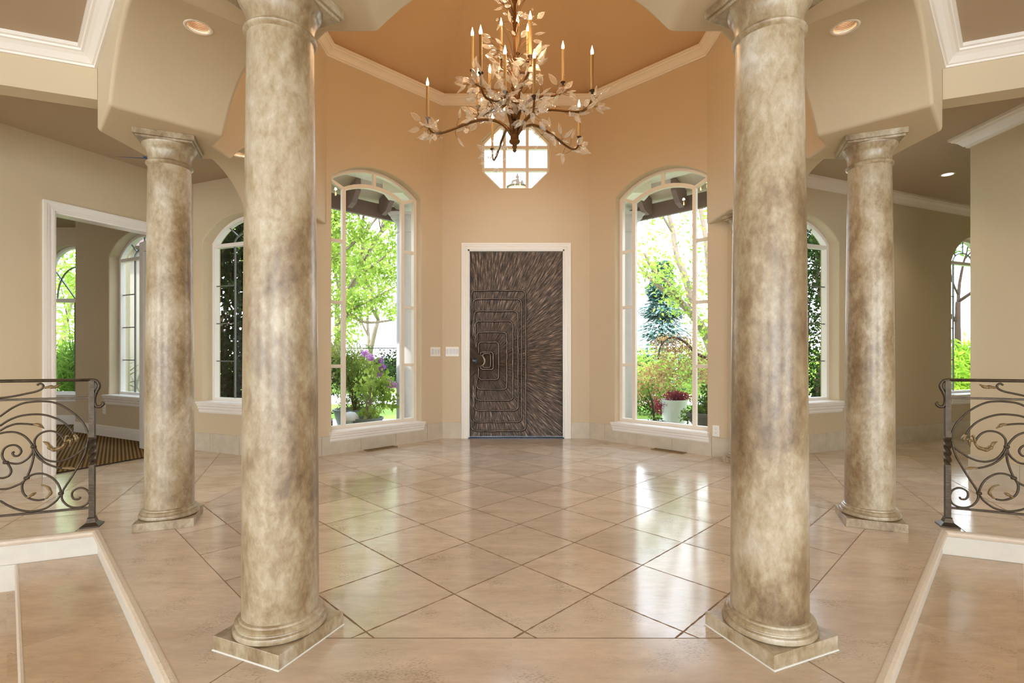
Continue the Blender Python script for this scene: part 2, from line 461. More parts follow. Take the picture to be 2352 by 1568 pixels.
M['lf_purple'] = leaf_mat('mauve flower petals', srgb(160, 104, 180), srgb(214, 158, 212))
M['lf_bamboo'] = leaf_mat('yellow green bamboo leaves', srgb(110, 160, 40), srgb(206, 226, 90))

def carpet_mat():
    m, t, b = new_mat('striped brown carpet')
    g = nd(t, 'ShaderNodeNewGeometry')
    mp = nd(t, 'ShaderNodeMapping', vector_type='TEXTURE'); mp.inputs['Rotation'].default_value = (0, 0, R(38)); mp.inputs['Scale'].default_value = (0.034, 1, 1)
    t.links.new(g.outputs['Position'], mp.inputs[0])
    w = nd(t, 'ShaderNodeTexWave'); w.inputs['Scale'].default_value = 0.32; w.inputs['Distortion'].default_value = 0.4
    t.links.new(mp.outputs[0], w.inputs['Vector'])
    rp = ramp(t, [(0.2, srgb(88, 68, 42)), (0.8, srgb(150, 122, 80))])
    t.links.new(w.outputs['Fac'], rp.inputs[0]); t.links.new(rp.outputs[0], b.inputs['Base Color'])
    b.inputs['Roughness'].default_value = 0.95; b.inputs['Specular IOR Level'].default_value = 0.1
    bp = nd(t, 'ShaderNodeBump'); bp.inputs['Strength'].default_value = 0.6; bp.inputs['Distance'].default_value = 0.006
    t.links.new(w.outputs['Fac'], bp.inputs['Height']); t.links.new(bp.outputs[0], b.inputs['Normal'])
    return m
M['carpet'] = carpet_mat()

def door_mat():
    """hammered bronze, strokes radiating from the lock side (object space: x across, z up)"""
    m, t, b = new_mat('hammered bronze cladding')
    tc = nd(t, 'ShaderNodeTexCoord')
    sp = nd(t, 'ShaderNodeSeparateXYZ'); t.links.new(tc.outputs['Object'], sp.inputs[0])
    dx = nd(t, 'ShaderNodeMath', operation='SUBTRACT'); t.links.new(sp.outputs['X'], dx.inputs[0]); dx.inputs[1].default_value = -0.42
    dz = nd(t, 'ShaderNodeMath', operation='SUBTRACT'); t.links.new(sp.outputs['Z'], dz.inputs[0]); dz.inputs[1].default_value = 0.98
    an = nd(t, 'ShaderNodeMath', operation='ARCTAN2'); t.links.new(dz.outputs[0], an.inputs[0]); t.links.new(dx.outputs[0], an.inputs[1])
    x2 = nd(t, 'ShaderNodeMath', operation='POWER'); x2.inputs[1].default_value = 2; t.links.new(dx.outputs[0], x2.inputs[0])
    z2 = nd(t, 'ShaderNodeMath', operation='MULTIPLY'); t.links.new(dz.outputs[0], z2.inputs[0]); t.links.new(dz.outputs[0], z2.inputs[1])
    x3 = nd(t, 'ShaderNodeMath', operation='MULTIPLY'); t.links.new(dx.outputs[0], x3.inputs[0]); t.links.new(dx.outputs[0], x3.inputs[1])
    s = nd(t, 'ShaderNodeMath', operation='ADD'); t.links.new(x3.outputs[0], s.inputs[0]); t.links.new(z2.outputs[0], s.inputs[1])
    r = nd(t, 'ShaderNodeMath', operation='SQRT'); t.links.new(s.outputs[0], r.inputs[0])
    an2 = nd(t, 'ShaderNodeMath', operation='MULTIPLY'); t.links.new(an.outputs[0], an2.inputs[0]); an2.inputs[1].default_value = 46
    r2 = nd(t, 'ShaderNodeMath', operation='MULTIPLY'); t.links.new(r.outputs[0], r2.inputs[0]); r2.inputs[1].default_value = 4.2
    cb = nd(t, 'ShaderNodeCombineXYZ'); t.links.new(an2.outputs[0], cb.inputs[0]); t.links.new(r2.outputs[0], cb.inputs[1])
    n = nd(t, 'ShaderNodeTexNoise', noise_dimensions='2D'); n.inputs['Scale'].default_value = 1.6; n.inputs['Detail'].default_value = 3; n.inputs['Roughness'].default_value = 0.65
    t.links.new(cb.outputs[0], n.inputs['Vector'])
    rp = ramp(t, [(0.28, srgb(30, 25, 22)), (0.46, srgb(70, 58, 50)), (0.6, srgb(108, 90, 76)), (0.76, srgb(170, 146, 124))])
    t.links.new(n.outputs['Fac'], rp.inputs[0]); t.links.new(rp.outputs[0], b.inputs['Base Color'])
    b.inputs['Metallic'].default_value = 0.45; b.inputs['Roughness'].default_value = 0.42
    bp = nd(t, 'ShaderNodeBump'); bp.inputs['Strength'].default_value = 0.7; bp.inputs['Distance'].default_value = 0.012
    t.links.new(n.outputs['Fac'], bp.inputs['Height']); t.links.new(bp.outputs[0], b.inputs['Normal'])
    return m
M['bronze'] = door_mat()
M['bronze_ridge'] = simple('bronze ridge with painted highlight', srgb(150, 134, 120), 0.32, metal=0.6, var=0.3, vscale=30, bump=0.5, bscale=60)  # paler than the door: the ridge highlight is put into the colour

# ================================================================= STRUCTURE
def V(ap, tan, z=0.0, side=0):
    """point at apothem ap, tangential tan on octagon side (0 = south, counted clockwise seen from above: 1 = SW, 2 = W ...)"""
    a = R(-90 - 45*side)
    n = (math.cos(a), math.sin(a)); tt = (n[1], -n[0])   # tt points to the west on the south side
    return Vector((CX + n[0]*ap + tt[0]*tan, CY + n[1]*ap + tt[1]*tan, z))

class Wall:
    def __init__(s, P, d, n, th=0.2):
        s.P = Vector((P[0], P[1], 0)); s.d = Vector((d[0], d[1], 0)).normalized(); s.n = Vector((n[0], n[1], 0)).normalized(); s.th = th
    def pt(s, u, z, o=0.0): return s.P + s.d*u + s.n*o + Vector((0, 0, z))
    def panel(s, name, outline, holes, m, th=None, round_holes=0.012):
        th = th or s.th
        loops = [outline] + holes
        flat = [p for L in loops for p in L]
        tris = tessellate_polygon([[Vector((p[0], p[1], 0)) for p in L] for L in loops])
        nV = len(flat)
        vs = [s.pt(u, z, 0) for u, z in flat] + [s.pt(u, z, th) for u, z in flat]
        fs = [tuple(t) for t in tris] + [tuple(nV + i for i in reversed(t)) for t in tris]
        b = 0; holeedges = set()
        for li, L in enumerate(loops):
            k = len(L)
            for i in range(k):
                j = (i+1) % k
                fs.append((b+i, b+j, nV+b+j, nV+b+i))
                if li > 0: holeedges.add((min(b+i, b+j), max(b+i, b+j)))
            b += k
        o = link_mesh(name, vs, fs, m)
        bm = bmesh.new(); bm.from_mesh(o.data); bmesh.ops.recalc_face_normals(bm, faces=bm.faces); bm.to_mesh(o.data); bm.free()
        if holeedges and round_holes:
            at = o.data.attributes.new('bevel_weight_edge', 'FLOAT', 'EDGE')
            for e in o.data.edges:
                a, c = e.vertices
                if (min(a, c), max(a, c)) in holeedges: at.data[e.index].value = 1.0
            md = o.modifiers.new('bevel', 'BEVEL'); md.width = round_holes; md.segments = 3; md.limit_method = 'WEIGHT'
        return o
    def box(s, mb, u0, u1, z0, z1, o0, o1):
        p = [s.pt(u, z, o) for o in (o0, o1) for (u, z) in ((u0, z0), (u1, z0), (u1, z1), (u0, z1))]
        mb.add(p, [(0,1,2,3), (7,6,5,4), (0,4,5,1), (1,5,6,2), (2,6,7,3), (3,7,4,0)])

def arc_top(u0, u1, zs, rise, n=16):
    """points from (u1, zs) over the top to (u0, zs)"""
    h = (u1-u0)/2; r = (h*h + rise*rise)/(2*rise); cz = zs + rise - r; c = (u0+u1)/2
    a = math.asin(h/r)
    return [(c + r*math.sin(a - 2*a*i/n), cz + r*math.cos(a - 2*a*i/n)) for i in range(n+1)]
def arch_loop(u0, u1, z0, zs, rise, n=16):
    return [(u0, z0), (u1, z0)] + arc_top(u0, u1, zs, rise, n)

def adopt(par, *objs):
    Mi = (Matrix.Translation(par.location) @ par.rotation_euler.to_matrix().to_4x4()).inverted()
    for o in objs:
        o.parent = par; o.matrix_parent_inverse = Mi
    return par

NW = Wall(V(2.30, 2.30*T22, side=3)*0 + Vector((CX-2.30*T22, CY+2.30, 0)), (-SQ, -SQ), (-SQ, SQ))
NE = Wall((CX+2.30*T22, CY+2.30), (SQ, -SQ), (SQ, SQ))
NN = Wall((CX-2.30*T22, CY+2.30), (1, 0), (0, 1))
LW = Wall((-2.25, 5.19), (-C22, S22), (S22, C22), 0.22)
RW = Wall((2.35, 5.19), (C22, S22), (-S22, C22), 0.22)
ZD = 4.41                                       # springing of the dome
side = 2*2.30*T22

# --- entry wall with the door and the octagonal window
d0, d1, dz = 0.334, 1.580, 2.44
oc = [(u + 0.953, z) for u, z in ((-0.215, 3.235), (0.215, 3.235), (0.443, 3.46), (0.443, 3.855), (0.215, 4.08), (-0.215, 4.08), (-0.443, 3.855), (-0.443, 3.46))]
w = NN.panel('wall_front', [(-0.02, 0), (d0, 0), (d0, dz), (d1, dz), (d1, 0), (side+0.02, 0), (side+0.02, ZD+0.1), (-0.02, ZD+0.1)], [oc], M['drum'])
struct(w, 'tan entry wall around the bronze door', 'wall')
A_L = (0.330, 1.492); A_R = (0.393, 1.555)
w = NW.panel('wall_front_left', [(-0.0, 0), (side, 0), (side, ZD+0.1), (-0.0, ZD+0.1)], [arch_loop(A_L[0], A_L[1], 0.25, 3.03, 0.215)], M['drum'])
struct(w, 'tan angled wall left of the entry door with a tall arched window', 'wall')
w = NE.panel('wall_front_right', [(-0.0, 0), (side, 0), (side, ZD+0.1), (-0.0, ZD+0.1)], [arch_loop(A_R[0], A_R[1], 0.25, 3.03, 0.215)], M['drum'])
struct(w, 'tan angled wall right of the entry door with a tall arched window', 'wall')

# --- thick ring of arches carried by the columns (west, south-west, south, south-east, east)
AI, AO, ZB, HW, RISE = 2.05, 2.635, 2.485, 0.63, 0.283
def ring():
    vs = []; fs = []; idx = {}
    def vid(p):
        k = (round(p.x, 4), round(p.y, 4), round(p.z, 4))
        if k not in idx: idx[k] = len(vs); vs.append(tuple(p))
        return idx[k]
    zt = ZD + 0.05
    sides = [2, 1, 0, -1, -2]
    for s_ in sides:
        ti = AI*T22; to = AO*T22
        # tangential positive = west on the south side = clockwise; north end of W is +, north end of E is -
        tip, top, tim, tom = ti, to, -ti, -to
        if s_ == 2: tip, top = 1.22, 1.16
        if s_ == -2: tim, tom = -1.22, -1.16
        arc = [(-t, z) for t, z in arc_top(-HW, HW, ZB, RISE, 20)]
        arc = sorted(arc)
        ci = [(tim, ZB)] + arc + [(tip, ZB)]
        co = [(tom, ZB)] + arc + [(top, ZB)]
        vi = [vid(V(AI, t, z, s_)) for t, z in ci]; vo = [vid(V(AO, t, z, s_)) for t, z in co]
        ti1, ti0 = vid(V(AI, tip, zt, s_)), vid(V(AI, tim, zt, s_))
        to1, to0 = vid(V(AO, top, zt, s_)), vid(V(AO, tom, zt, s_))
        fs.append(tuple(vi + [ti1, ti0])); fs.append(tuple(reversed(vo + [to1, to0])))
        for i in range(len(vi)-1): fs.append((vi[i], vi[i+1], vo[i+1], vo[i]))
        fs.append((ti0, ti1, to1, to0))
        if s_ == 2: fs.append((vi[-1], vo[-1], to1, ti1))
        if s_ == -2: fs.append((vi[0], ti0, to0, vo[0]))
    o = link_mesh('wall_arcade', vs, fs, [M['paint'], M['drum']])
    bm = bmesh.new(); bm.from_mesh(o.data); bmesh.ops.recalc_face_normals(bm, faces=bm.faces)
    for f in bm.faces:
        c = f.calc_center_median()
        if len(f.verts) > 8 and (Vector((c.x-CX, c.y-CY))).length < 2.3: f.material_index = 1
    bm.to_mesh(o.data); bm.free()
    md = o.modifiers.new('bevel', 'BEVEL'); md.width = 0.022; md.segments = 3; md.limit_method = 'ANGLE'; md.angle_limit = R(38)
    return o
arcade = ring()
struct(arcade, 'thick ring of plaster arches over the columns', 'wall')

# recessed can positions (x, y, z of the surface)
ZAP = ZB + RISE
CANS = [V(2.34, 0, ZAP, 1), V(2.34, 0, ZAP, -1), V(2.34, 0, ZAP, 2), V(2.34, 0, ZAP, -2), V(2.34, 0, ZAP, 0)]
cut = MB()
for p in CANS: cut.lathe([(0.052, -0.06), (0.052, 0.11)], (p.x, p.y, p.z), 32)
cutter = cut.build('cutter', M['paint'])
md = arcade.modifiers.new('cans', 'BOOLEAN'); md.operation = 'DIFFERENCE'; md.object = cutter; md.solver = 'EXACT'
dg = bpy.context.evaluated_depsgraph_get()
me2 = bpy.data.meshes.new_from_object(arcade.evaluated_get(dg), depsgraph=dg)
arcade.modifiers.clear(); arcade.data = me2
for p in me2.polygons: p.use_smooth = True
me2.set_sharp_from_angle(angle=R(32))
wnm = arcade.modifiers.new('weighted', 'WEIGHTED_NORMAL'); wnm.keep_sharp = True; wnm.weight = 100
bpy.data.objects.remove(cutter)

# --- dome above the crown
base = [V(AI, -AI*T22, ZD, 0), V(AI, AI*T22, ZD, 0), V(AI, AI*T22, ZD, 1), V(AI, 1.203, ZD, 2), Vector((CX-2.30*T22, CY+2.30, ZD)), Vector((CX+2.30*T22, CY+2.30, ZD)), V(AI, -1.203, ZD, -2), V(AI, -AI*T22, ZD, -1)]
apex = Vector((CX, CY, 6.2))
dm = MB()
outer = [p + (Vector((p.x-CX, p.y-CY, 0)).normalized()*0.25) for p in base]
for i in range(8):
    j = (i+1) % 8
    dm.add([base[i], base[j], apex], [(0, 1, 2)])
    dm.add([outer[i], outer[j], apex + Vector((0, 0, 0.3))], [(0, 1, 2)])
    dm.add([base[i], base[j], outer[j], outer[i]], [(0, 1, 2, 3)])
struct(dm.build('ceiling_dome', M['dome']), 'faceted dome over the rotunda, lamp glow in its golden paint', 'ceiling')

CROWN = [(0, 0), (0.016, 0), (0.020, 0.012), (0.030, 0.016), (0.040, 0.030), (0.055, 0.050), (0.074, 0.066), (0.086, 0.070), (0.090, 0.082), (0.104, 0.086), (0.104, 0.11), (0, 0.11)]
def sc_prof(P, a, b): return [(x*a, y*b) for x, y in P]
cr = MB(); cr.sweep([Vector((p.x, p.y, ZD-0.11)) for p in base][::-1], (0, 0, 1), CROWN, closed=True)
o = cr.build('trim_1', M['cream']); struct(o, 'crown moulding around the base of the dome', 'crown moulding')

# --- near room ceiling, crown and beams
ZN, ZH = 2.965, 3.03
FL, FR = V(AO, AO*T22, 0, 0), V(AO, -AO*T22, 0, 0)
BL, BR = V(AO, AO*T22, 0, 1), V(AO, -AO*T22, 0, -1)
WLn, ERn = V(AO, 1.16, 0, 2), V(AO, -1.16, 0, -2)
radL, radR = Vector((-C22, -S22, 0)), Vector((C22, -S22, 0))
def slab(name, poly, z0, z1, m):
    n = len(poly); vs = [(p[0], p[1], z0) for p in poly] + [(p[0], p[1], z1) for p in poly]
    tris = tessellate_polygon([[Vector((p[0], p[1], 0)) for p in poly]])
    fs = [tuple(t) for t in tris] + [tuple(n+i for i in reversed(t)) for t in tris]
    for i in range(n):
        j = (i+1) % n; fs.append((i, j, n+j, n+i))
    mb = MB(); mb.add(vs, fs)
    return mb.build(name, m)
eL, eR = BL + radL*5.6, BR + radR*5.6
o = slab('ceiling_near', [FL, BL, eL, (-8, -5), (8, -5), eR, BR, FR], ZN, ZN+0.2, M['ceil']); struct(o, 'flat ceiling of the near room', 'ceiling')
cr = MB(); cr.sweep([Vector((p.x, p.y, ZN-0.095)) for p in (eR, BR, FR, FL, BL, eL)], (0, 0, 1), sc_prof(CROWN, 0.95, 0.864))
o = cr.build('trim_2', M['white']); struct(o, 'white crown moulding around the near ceiling', 'crown moulding')
for nm, B, e, sg in (('left', BL, eL, 1), ('right', BR, eR, -1)):
    nrm = Vector((-S22*sg, C22, 0))
    b = MB(); p = [B, e, e + nrm*0.15, B + nrm*0.15]
    # header beam over the edge of the raised floor
    vs = [(q.x, q.y, 2.68) for q in p] + [(q.x, q.y, 3.1) for q in p]
    b.add(vs, [(0,1,2,3), (7,6,5,4), (0,4,5,1), (1,5,6,2), (2,6,7,3), (3,7,4,0)])
    o = b.build('wall_header_' + nm, M['paint']); struct(o, 'beige header beam over the ' + nm + ' opening', 'beam')

LC = LW.pt(1.5, 0)                     # corner between left window wall and doorway wall
DWn = LC - Vector((-4.18, 4.49, 0)); DWn.normalize()
o = slab('ceiling_left', [BL, WLn, (-2.25, 5.19), LC, (-6.06, 7.01), (-6.06, 7.95), (-8.2, 7.95), (-8.2, 0.5), eL], ZH, ZH+0.2, M['ceil']); struct(o, 'taupe ceiling of the left hall', 'ceiling')
o = slab('ceiling_right', [BR, eR, (8.2, 0.5), (8.2, 7.6), RW.pt(5.6, 0), (2.35, 5.19), ERn], ZH, ZH+0.2, M['ceil']); struct(o, 'taupe ceiling of the right hall', 'ceiling')

# --- left window wall
BW = 1.12
bl0, bl1 = 0.24, 1.35
w = LW.panel('wall_left_window', [(-0.05, 0), (1.5, 0), (1.5, ZH+0.1), (-0.05, ZH+0.1)], [arch_loop(bl0, bl1, 0.56, 2.36, 0.265)], M['paint'])
struct(w, 'beige wall of the left hall with an arched window', 'wall')
br0, br1 = 0.385, 1.494; br2, br3 = 3.672, 4.78
w = RW.panel('wall_right_window', [(-0.05, 0), (5.6, 0), (5.6, ZH+0.1), (-0.05, ZH+0.1)], [arch_loop(br0, br1, 0.56, 2.36, 0.265), arch_loop(br2, br3, 0.56, 2.30, 0.36)], M['paint'])
struct(w, 'beige wall of the right hall with two arched windows', 'wall')

# --- doorway wall on the left
dn = DWn; DW = Wall(LC, (-dn.x, -dn.y), (-dn.y, dn.x), 0.14)       # u grows towards the camera
Ltot = 1.5
uC = (LC - Vector((-4.18, 4.49, 0))).length
ua, ub = 0.30, uC - 0.085                     # door opening along u
w = DW.panel('wall_left_doorway', [(0, 0), (ua, 0), (ua, 2.385), (ub, 2.385), (ub, 0), (4.3, 0), (4.3, ZH+0.1), (0, ZH+0.1)], [], M['paint'])
struct(w, 'beige wall of the left hall with a cased doorway', 'wall')
# --- side room
SW_ = Wall((-6.06, 7.01), (LC.x+6.06, LC.y-7.01), (-(LC.y-7.01), (LC.x+6.06)), 0.22)
Lsw = Vector((LC.x+6.06, LC.y-7.01, 0)).length
w = SW_.panel('wall_side_room', [(0, 0), (Lsw, 0), (Lsw, ZH+0.1), (0, ZH+0.1)], [arch_loop(0.88, 1.98, 0.56, 2.36, 0.265)], M['paint']); struct(w, 'beige wall of the side room with an arched window', 'wall')
FW = Wall((-8.2, 7.75), (1, 0), (0, 1), 0.2)
w = FW.panel('wall_side_room_far', [(0, 0), (2.14, 0), (2.14, ZH+0.1), (0, ZH+0.1)], [arch_loop(1.02, 1.80, 0.47, 2.42, 0.34)], M['paint']); struct(w, 'beige far wall of the side room', 'wall')
b = MB(); b.box((-6.0, 7.48, 1.56), (0.12, 0.75, 3.12)); o = b.build('wall_side_room_return', M['paint']); struct(o, 'short return wall of the side room', 'wall')
OLW = Wall((-8.2, -5.2), (0, 1), (-1, 0)); o = OLW.panel('wall_left', [(0, -0.4), (13.15, -0.4), (13.15, 3.2), (0, 3.2)], [[(1.4, 0.1), (4.6, 0.1), (4.6, 2.55), (1.4, 2.55)]], M['paint']); struct(o, 'outer left wall', 'wall')
ORW = Wall((8.2, -5.2), (0, 1), (1, 0)); o = ORW.panel('wall_right', [(0, -0.4), (13.0, -0.4), (13.0, 3.2), (0, 3.2)], [[(1.4, 0.1), (4.6, 0.1), (4.6, 2.55), (1.4, 2.55)]], M['paint']); struct(o, 'outer right wall', 'wall')
# near right wall
NR = Wall((4.05, 4.47), (0, -1), (1, 0), 0.2)
b = MB(); b.box((4.15, 2.2, 1.36), (0.2, 4.54, 3.34)); b.box((6.2, 4.37, 1.36), (4.1, 0.2, 3.34))
o = b.build('wall_right_near', M['paint'], bevel=0.012); struct(o, 'pale wall behind the right railing', 'wall')
cr = MB(); cr.sweep([Vector((8.2, 4.47, ZH-0.11)), Vector((4.05, 4.47, ZH-0.11)), Vector((4.05, 0.2, ZH-0.11))][::-1], (0, 0, 1), [(a, b) for a, b in CROWN])
o = cr.build('trim_3', M['white']); struct(o, 'white crown moulding on the right near wall', 'crown moulding')
cr = MB(); cr.sweep([RW.pt(u, ZH-0.11) for u in (0.06, 5.6)][::-1], (0, 0, 1), CROWN)
o = cr.build('trim_4', M['cream']); struct(o, 'crown moulding over the right hall windows', 'crown moulding')

BKP = []
# rear of the near room: wall with three broad windows behind the viewer
BK = Wall((-8.2, -5.0), (1, 0), (0, -1), 0.2)
holes = [[(u0, 0.1), (u0+3.2, 0.1), (u0+3.2, 2.55), (u0, 2.55)] for u0 in (1.6, 6.6, 11.6)]
w = BK.panel('wall_back', [(0, -0.4), (16.4, -0.4), (16.4, 3.15), (0, 3.15)], holes, M['paint']); struct(w, 'rear wall with three broad windows', 'wall')
for k, (BK, u0) in enumerate(((BK, 1.6), (BK, 6.6), (BK, 11.6), (OLW, 1.4), (ORW, 1.4))):  # the two side wall windows are unseen, added to let in more light
    f = MB(); BK.box(f, u0, u0+3.2, 0.1, 0.15, 0.06, 0.11); BK.box(f, u0, u0+3.2, 2.5, 2.55, 0.06, 0.11)
    for q in (0, 1.05, 2.10, 3.15): BK.box(f, u0+q, u0+q+0.05, 0.1, 2.55, 0.06, 0.11)
    g = MB(); BK.box(g, u0+0.02, u0+3.18, 0.12, 2.53, 0.083, 0.087)
    wn_ = empty('window_%d' % (9+k), (BK.pt(u0+1.6, 0.1)))
    adopt(wn_, f.build('window_frame', M['white']), g.build('pane', M['glass'])); struct(wn_, 'unseen broad window of the near room behind the viewer', 'window')
    BKP.append(u0)

# --- floors
def flat(name, poly, z, m):
    tris = tessellate_polygon([[Vector((p[0], p[1], 0)) for p in poly]])
    o = link_mesh(name, [(p[0], p[1], z) for p in poly], [tuple(t) for t in tris], m)
    bm = bmesh.new(); bm.from_mesh(o.data)
    bmesh.ops.recalc_face_normals(bm, faces=bm.faces)
    for f in bm.faces:
        if f.normal.z < 0: f.normal_flip()
    bm.to_mesh(o.data); bm.free()
    return o
JA = 2.29
mb_v = []; mb_f = []; mb_m = []
def addpoly(poly, mi):
    tris = tessellate_polygon([[Vector((p[0], p[1], 0)) for p in poly]])
    b = len(mb_v); mb_v.extend([(p[0], p[1], 0) for p in poly])
    for t in tris:
        a, c, d = [Vector(mb_v[b+i]) for i in t]
        t = t if (c-a).cross(d-a).z > 0 else tuple(reversed(t))
        mb_f.append(tuple(b+i for i in t)); mb_m.append(mi)
def oj(k, ap=JA): return V(ap, ap*T22, 0, k)
fieldpts = [V(JA, -JA*T22, 0, 0), oj(0), oj(1), oj(2), Vector((CX-0.97, CY+2.5, 0)), Vector((CX+0.97, CY+2.5, 0)), V(JA, -JA*T22, 0, -2), V(JA, -JA*T22, 0, -1)]
addpoly(fieldpts, 0)
FLf, FRf, BLf, BRf = FL, FR, BL, BR
addpoly([V(JA, -JA*T22, 0, 0), oj(0), FL, FR], 1)
addpoly([oj(0), oj(1), BL, FL], 1)
addpoly([V(JA, -JA*T22, 0, -1), V(JA, -JA*T22, 0, 0), FR, BR], 1)
addpoly([oj(1), BL, eL, (-8.2, 1.0), (-8.2, 7.9), (-6.0, 7.9), (-5.9, 7.1), LW.pt(1.6, 0, 0.1), LW.pt(-0.1, 0, 0.1), oj(2)], 2)
addpoly([V(JA, -JA*T22, 0, -1), V(JA, -JA*T22, 0, -2), RW.pt(-0.1, 0, 0.1), RW.pt(5.7, 0, 0.1), (8.2, 7.6), (8.2, 1.0), eR, BR], 3)
fl = link_mesh('floor', mb_v, mb_f, [M['tile_round'], M['slab'], M['tile_left'], M['tile_right']], fmats=mb_m)
struct(fl, 'polished travertine tile floor of the rotunda and halls', 'floor')
# joint lines of the border ring
jl = MB()
def jline(a, b_, w=0.003):
    a = Vector(a); b_ = Vector(b_); d = (b_-a).normalized(); nn = Vector((-d.y, d.x, 0))*w/2
    z = Vector((0, 0, 0.0006))
    jl.add([a-nn+z, b_-nn+z, b_+nn+z, a+nn+z], [(0,1,2,3)])
ring_j = [oj(2), oj(1), oj(0), V(JA, -JA*T22, 0, 0), V(JA, -JA*T22, 0, -1), V(JA, -JA*T22, 0, -2)]
for a, c in zip(ring_j[:-1], ring_j[1:]): jline(a, c)
for a, c in ((oj(0), FL), (oj(1), BL), (V(JA, -JA*T22, 0, 0), FR), (V(JA, -JA*T22, 0, -1), BR)): jline(a, c)
struct(jl.build('floor_joint', simple('grout', srgb(128, 104, 82), 0.8), fixn=False), 'narrow grout joint around the rotunda floor', 'grout')
# steps down to the near room
nose = [(0.0, -0.036), (0.012, -0.036), (0.022, -0.030), (0.027, -0.018), (0.022, -0.006), (0.012, 0.0), (0.0, 0.0012), (-0.006, 0.0012), (-0.006, -0.036)]
edge0 = [eL, BL, FL, FR, BR, eR]
ns = MB(); ns.sweep([Vector((p.x, p.y, 0)) for p in edge0][::-1], (0, 0, 1), nose)
struct(ns.build('trim_5', M['nosing'], smooth=False), 'rounded travertine nosing of the raised floor', 'step nosing')
rs = MB(); rs.sweep([Vector((p.x, p.y, 0)) for p in edge0][::-1], (0, 0, 1), [(0.0, -0.036), (0.0, -0.153), (-0.03, -0.153), (-0.03, -0.036)])
struct(rs.build('step_riser', M['riser']), 'pale travertine riser under the raised floor edge', 'step')
AT = 2.635 + 0.355
def tread(kL, kR):
    p = [V(AO, kL*AO*T22, 0, 0)]
    return p
tL = [BL, FL, FR, BR]
# first tread follows the three front sides, stopping at the radial edges
tO = [V(AT, AT*T22, 0, 1), V(AT, AT*T22, 0, 0), V(AT, -AT*T22, 0, 0), V(AT, -AT*T22, 0, -1)]
def tslab(name, z):
    poly = [BL, FL, FR, BR, tO[3], tO[2], tO[1], tO[0]]
    return slab(name, poly, z-0.153, z, [M['tread']])
o = tslab('step_tread', -0.153); struct(o, 'polished travertine step below the raised floor', 'step')
ns = MB(); ns.sweep([Vector((p.x, p.y, -0.153)) for p in tO][::-1], (0, 0, 1), [(a*0.5, b*0.6) for a, b in nose])
struct(ns.build('trim_6', M['nosing']), 'chipped travertine edge of the step', 'step nosing')
rs = MB()
for a, c in ((BL, eL), (BR, eR)):
    dd = (c-a).normalized(); nn = Vector((-dd.y, dd.x, 0)); nn = nn if nn.y < 0 else -nn
    p = [a, c, c-nn*0.02, a-nn*0.02]
    rs.add([(q.x, q.y, -0.31) for q in p] + [(q.x, q.y, -0.15) for q in p], [(0,1,2,3), (7,6,5,4), (0,4,5,1), (1,5,6,2), (2,6,7,3), (3,7,4,0)])
struct(rs.build('lower_riser', M['riser']), 'pale riser at the end of the step', 'step')
o = flat('floor_near', [eL, BL, FL, FR, BR, eR, (8.2, -5), (-8.2, -5)], -0.3065, M['tread']); struct(o, 'lower travertine floor of the near room', 'floor')
# side room carpet
carp = [LC + DW.n*0.02, DW.pt(4.2, 0, 0.02), (-8.1, 2.2), (-8.1, 7.7), (-6.1, 7.7), (-6.1, 7.02), SW_.pt(0.0, 0, 0.0), SW_.pt(Lsw-0.02, 0, 0.0)]
o = flat('floor_carpet', [(p[0], p[1]) for p in carp], 0.012, M['carpet']); struct(o, 'brown striped carpet of the side room', 'carpet')

# --- travertine wall base and white baseboards
def base_tiles(name, W, spans, label, h=0.205, start=0.0):
    mb = MB()
    for a, b_ in spans:
        u = a
        nxt = a + start if start else a + 0.455
        while u < b_-0.005:
            v = min(nxt, b_)
            W.box(mb, u+0.0015, v-0.0015, 0, h, -0.014, 0.0)
            u = v; nxt = v + 0.455
    return struct(mb.build(name, M['basetile']), label, 'wall base')
base_tiles('baseboard_front', NN, [(0.0, d0-0.085), (d1+0.085, side)], 'travertine base on the entry wall')
base_tiles('baseboard_front_left', NW, [(0.0, side)], 'travertine base under the window left of the door', start=0.245)
base_tiles('baseboard_front_right', NE, [(0.0, side)], 'travertine base under the window right of the door', start=0.245)
base_tiles('baseboard_left', LW, [(0.0, 1.5)], 'travertine base of the left window wall', start=0.3)
base_tiles('baseboard_left_doorway', DW, [(0.0, ua-0.09), (ub+0.09, 4.2)], 'travertine base of the doorway wall')
base_tiles('baseboard_right', RW, [(0.0, 5.5)], 'travertine base of the right window wall', start=0.35)
base_tiles('baseboard_right_near', NR, [(-0.0, 4.2)], 'travertine base of the pale wall behind the right railing')
WBASE = [(0, 0), (0.016, 0), (0.016, 0.09), (0.011, 0.105), (0.011, 0.12), (0.004, 0.14), (0, 0.14)]
bb = MB(); bb.sweep([SW_.pt(Lsw, 0.012), SW_.pt(0, 0.012), Vector((-6.06, 7.75, 0.012)), Vector((-8.2, 7.75, 0.012))], (0, 0, 1), WBASE)
struct(bb.build('baseboard_side_room', M['white']), 'white baseboard of the side room', 'baseboard')

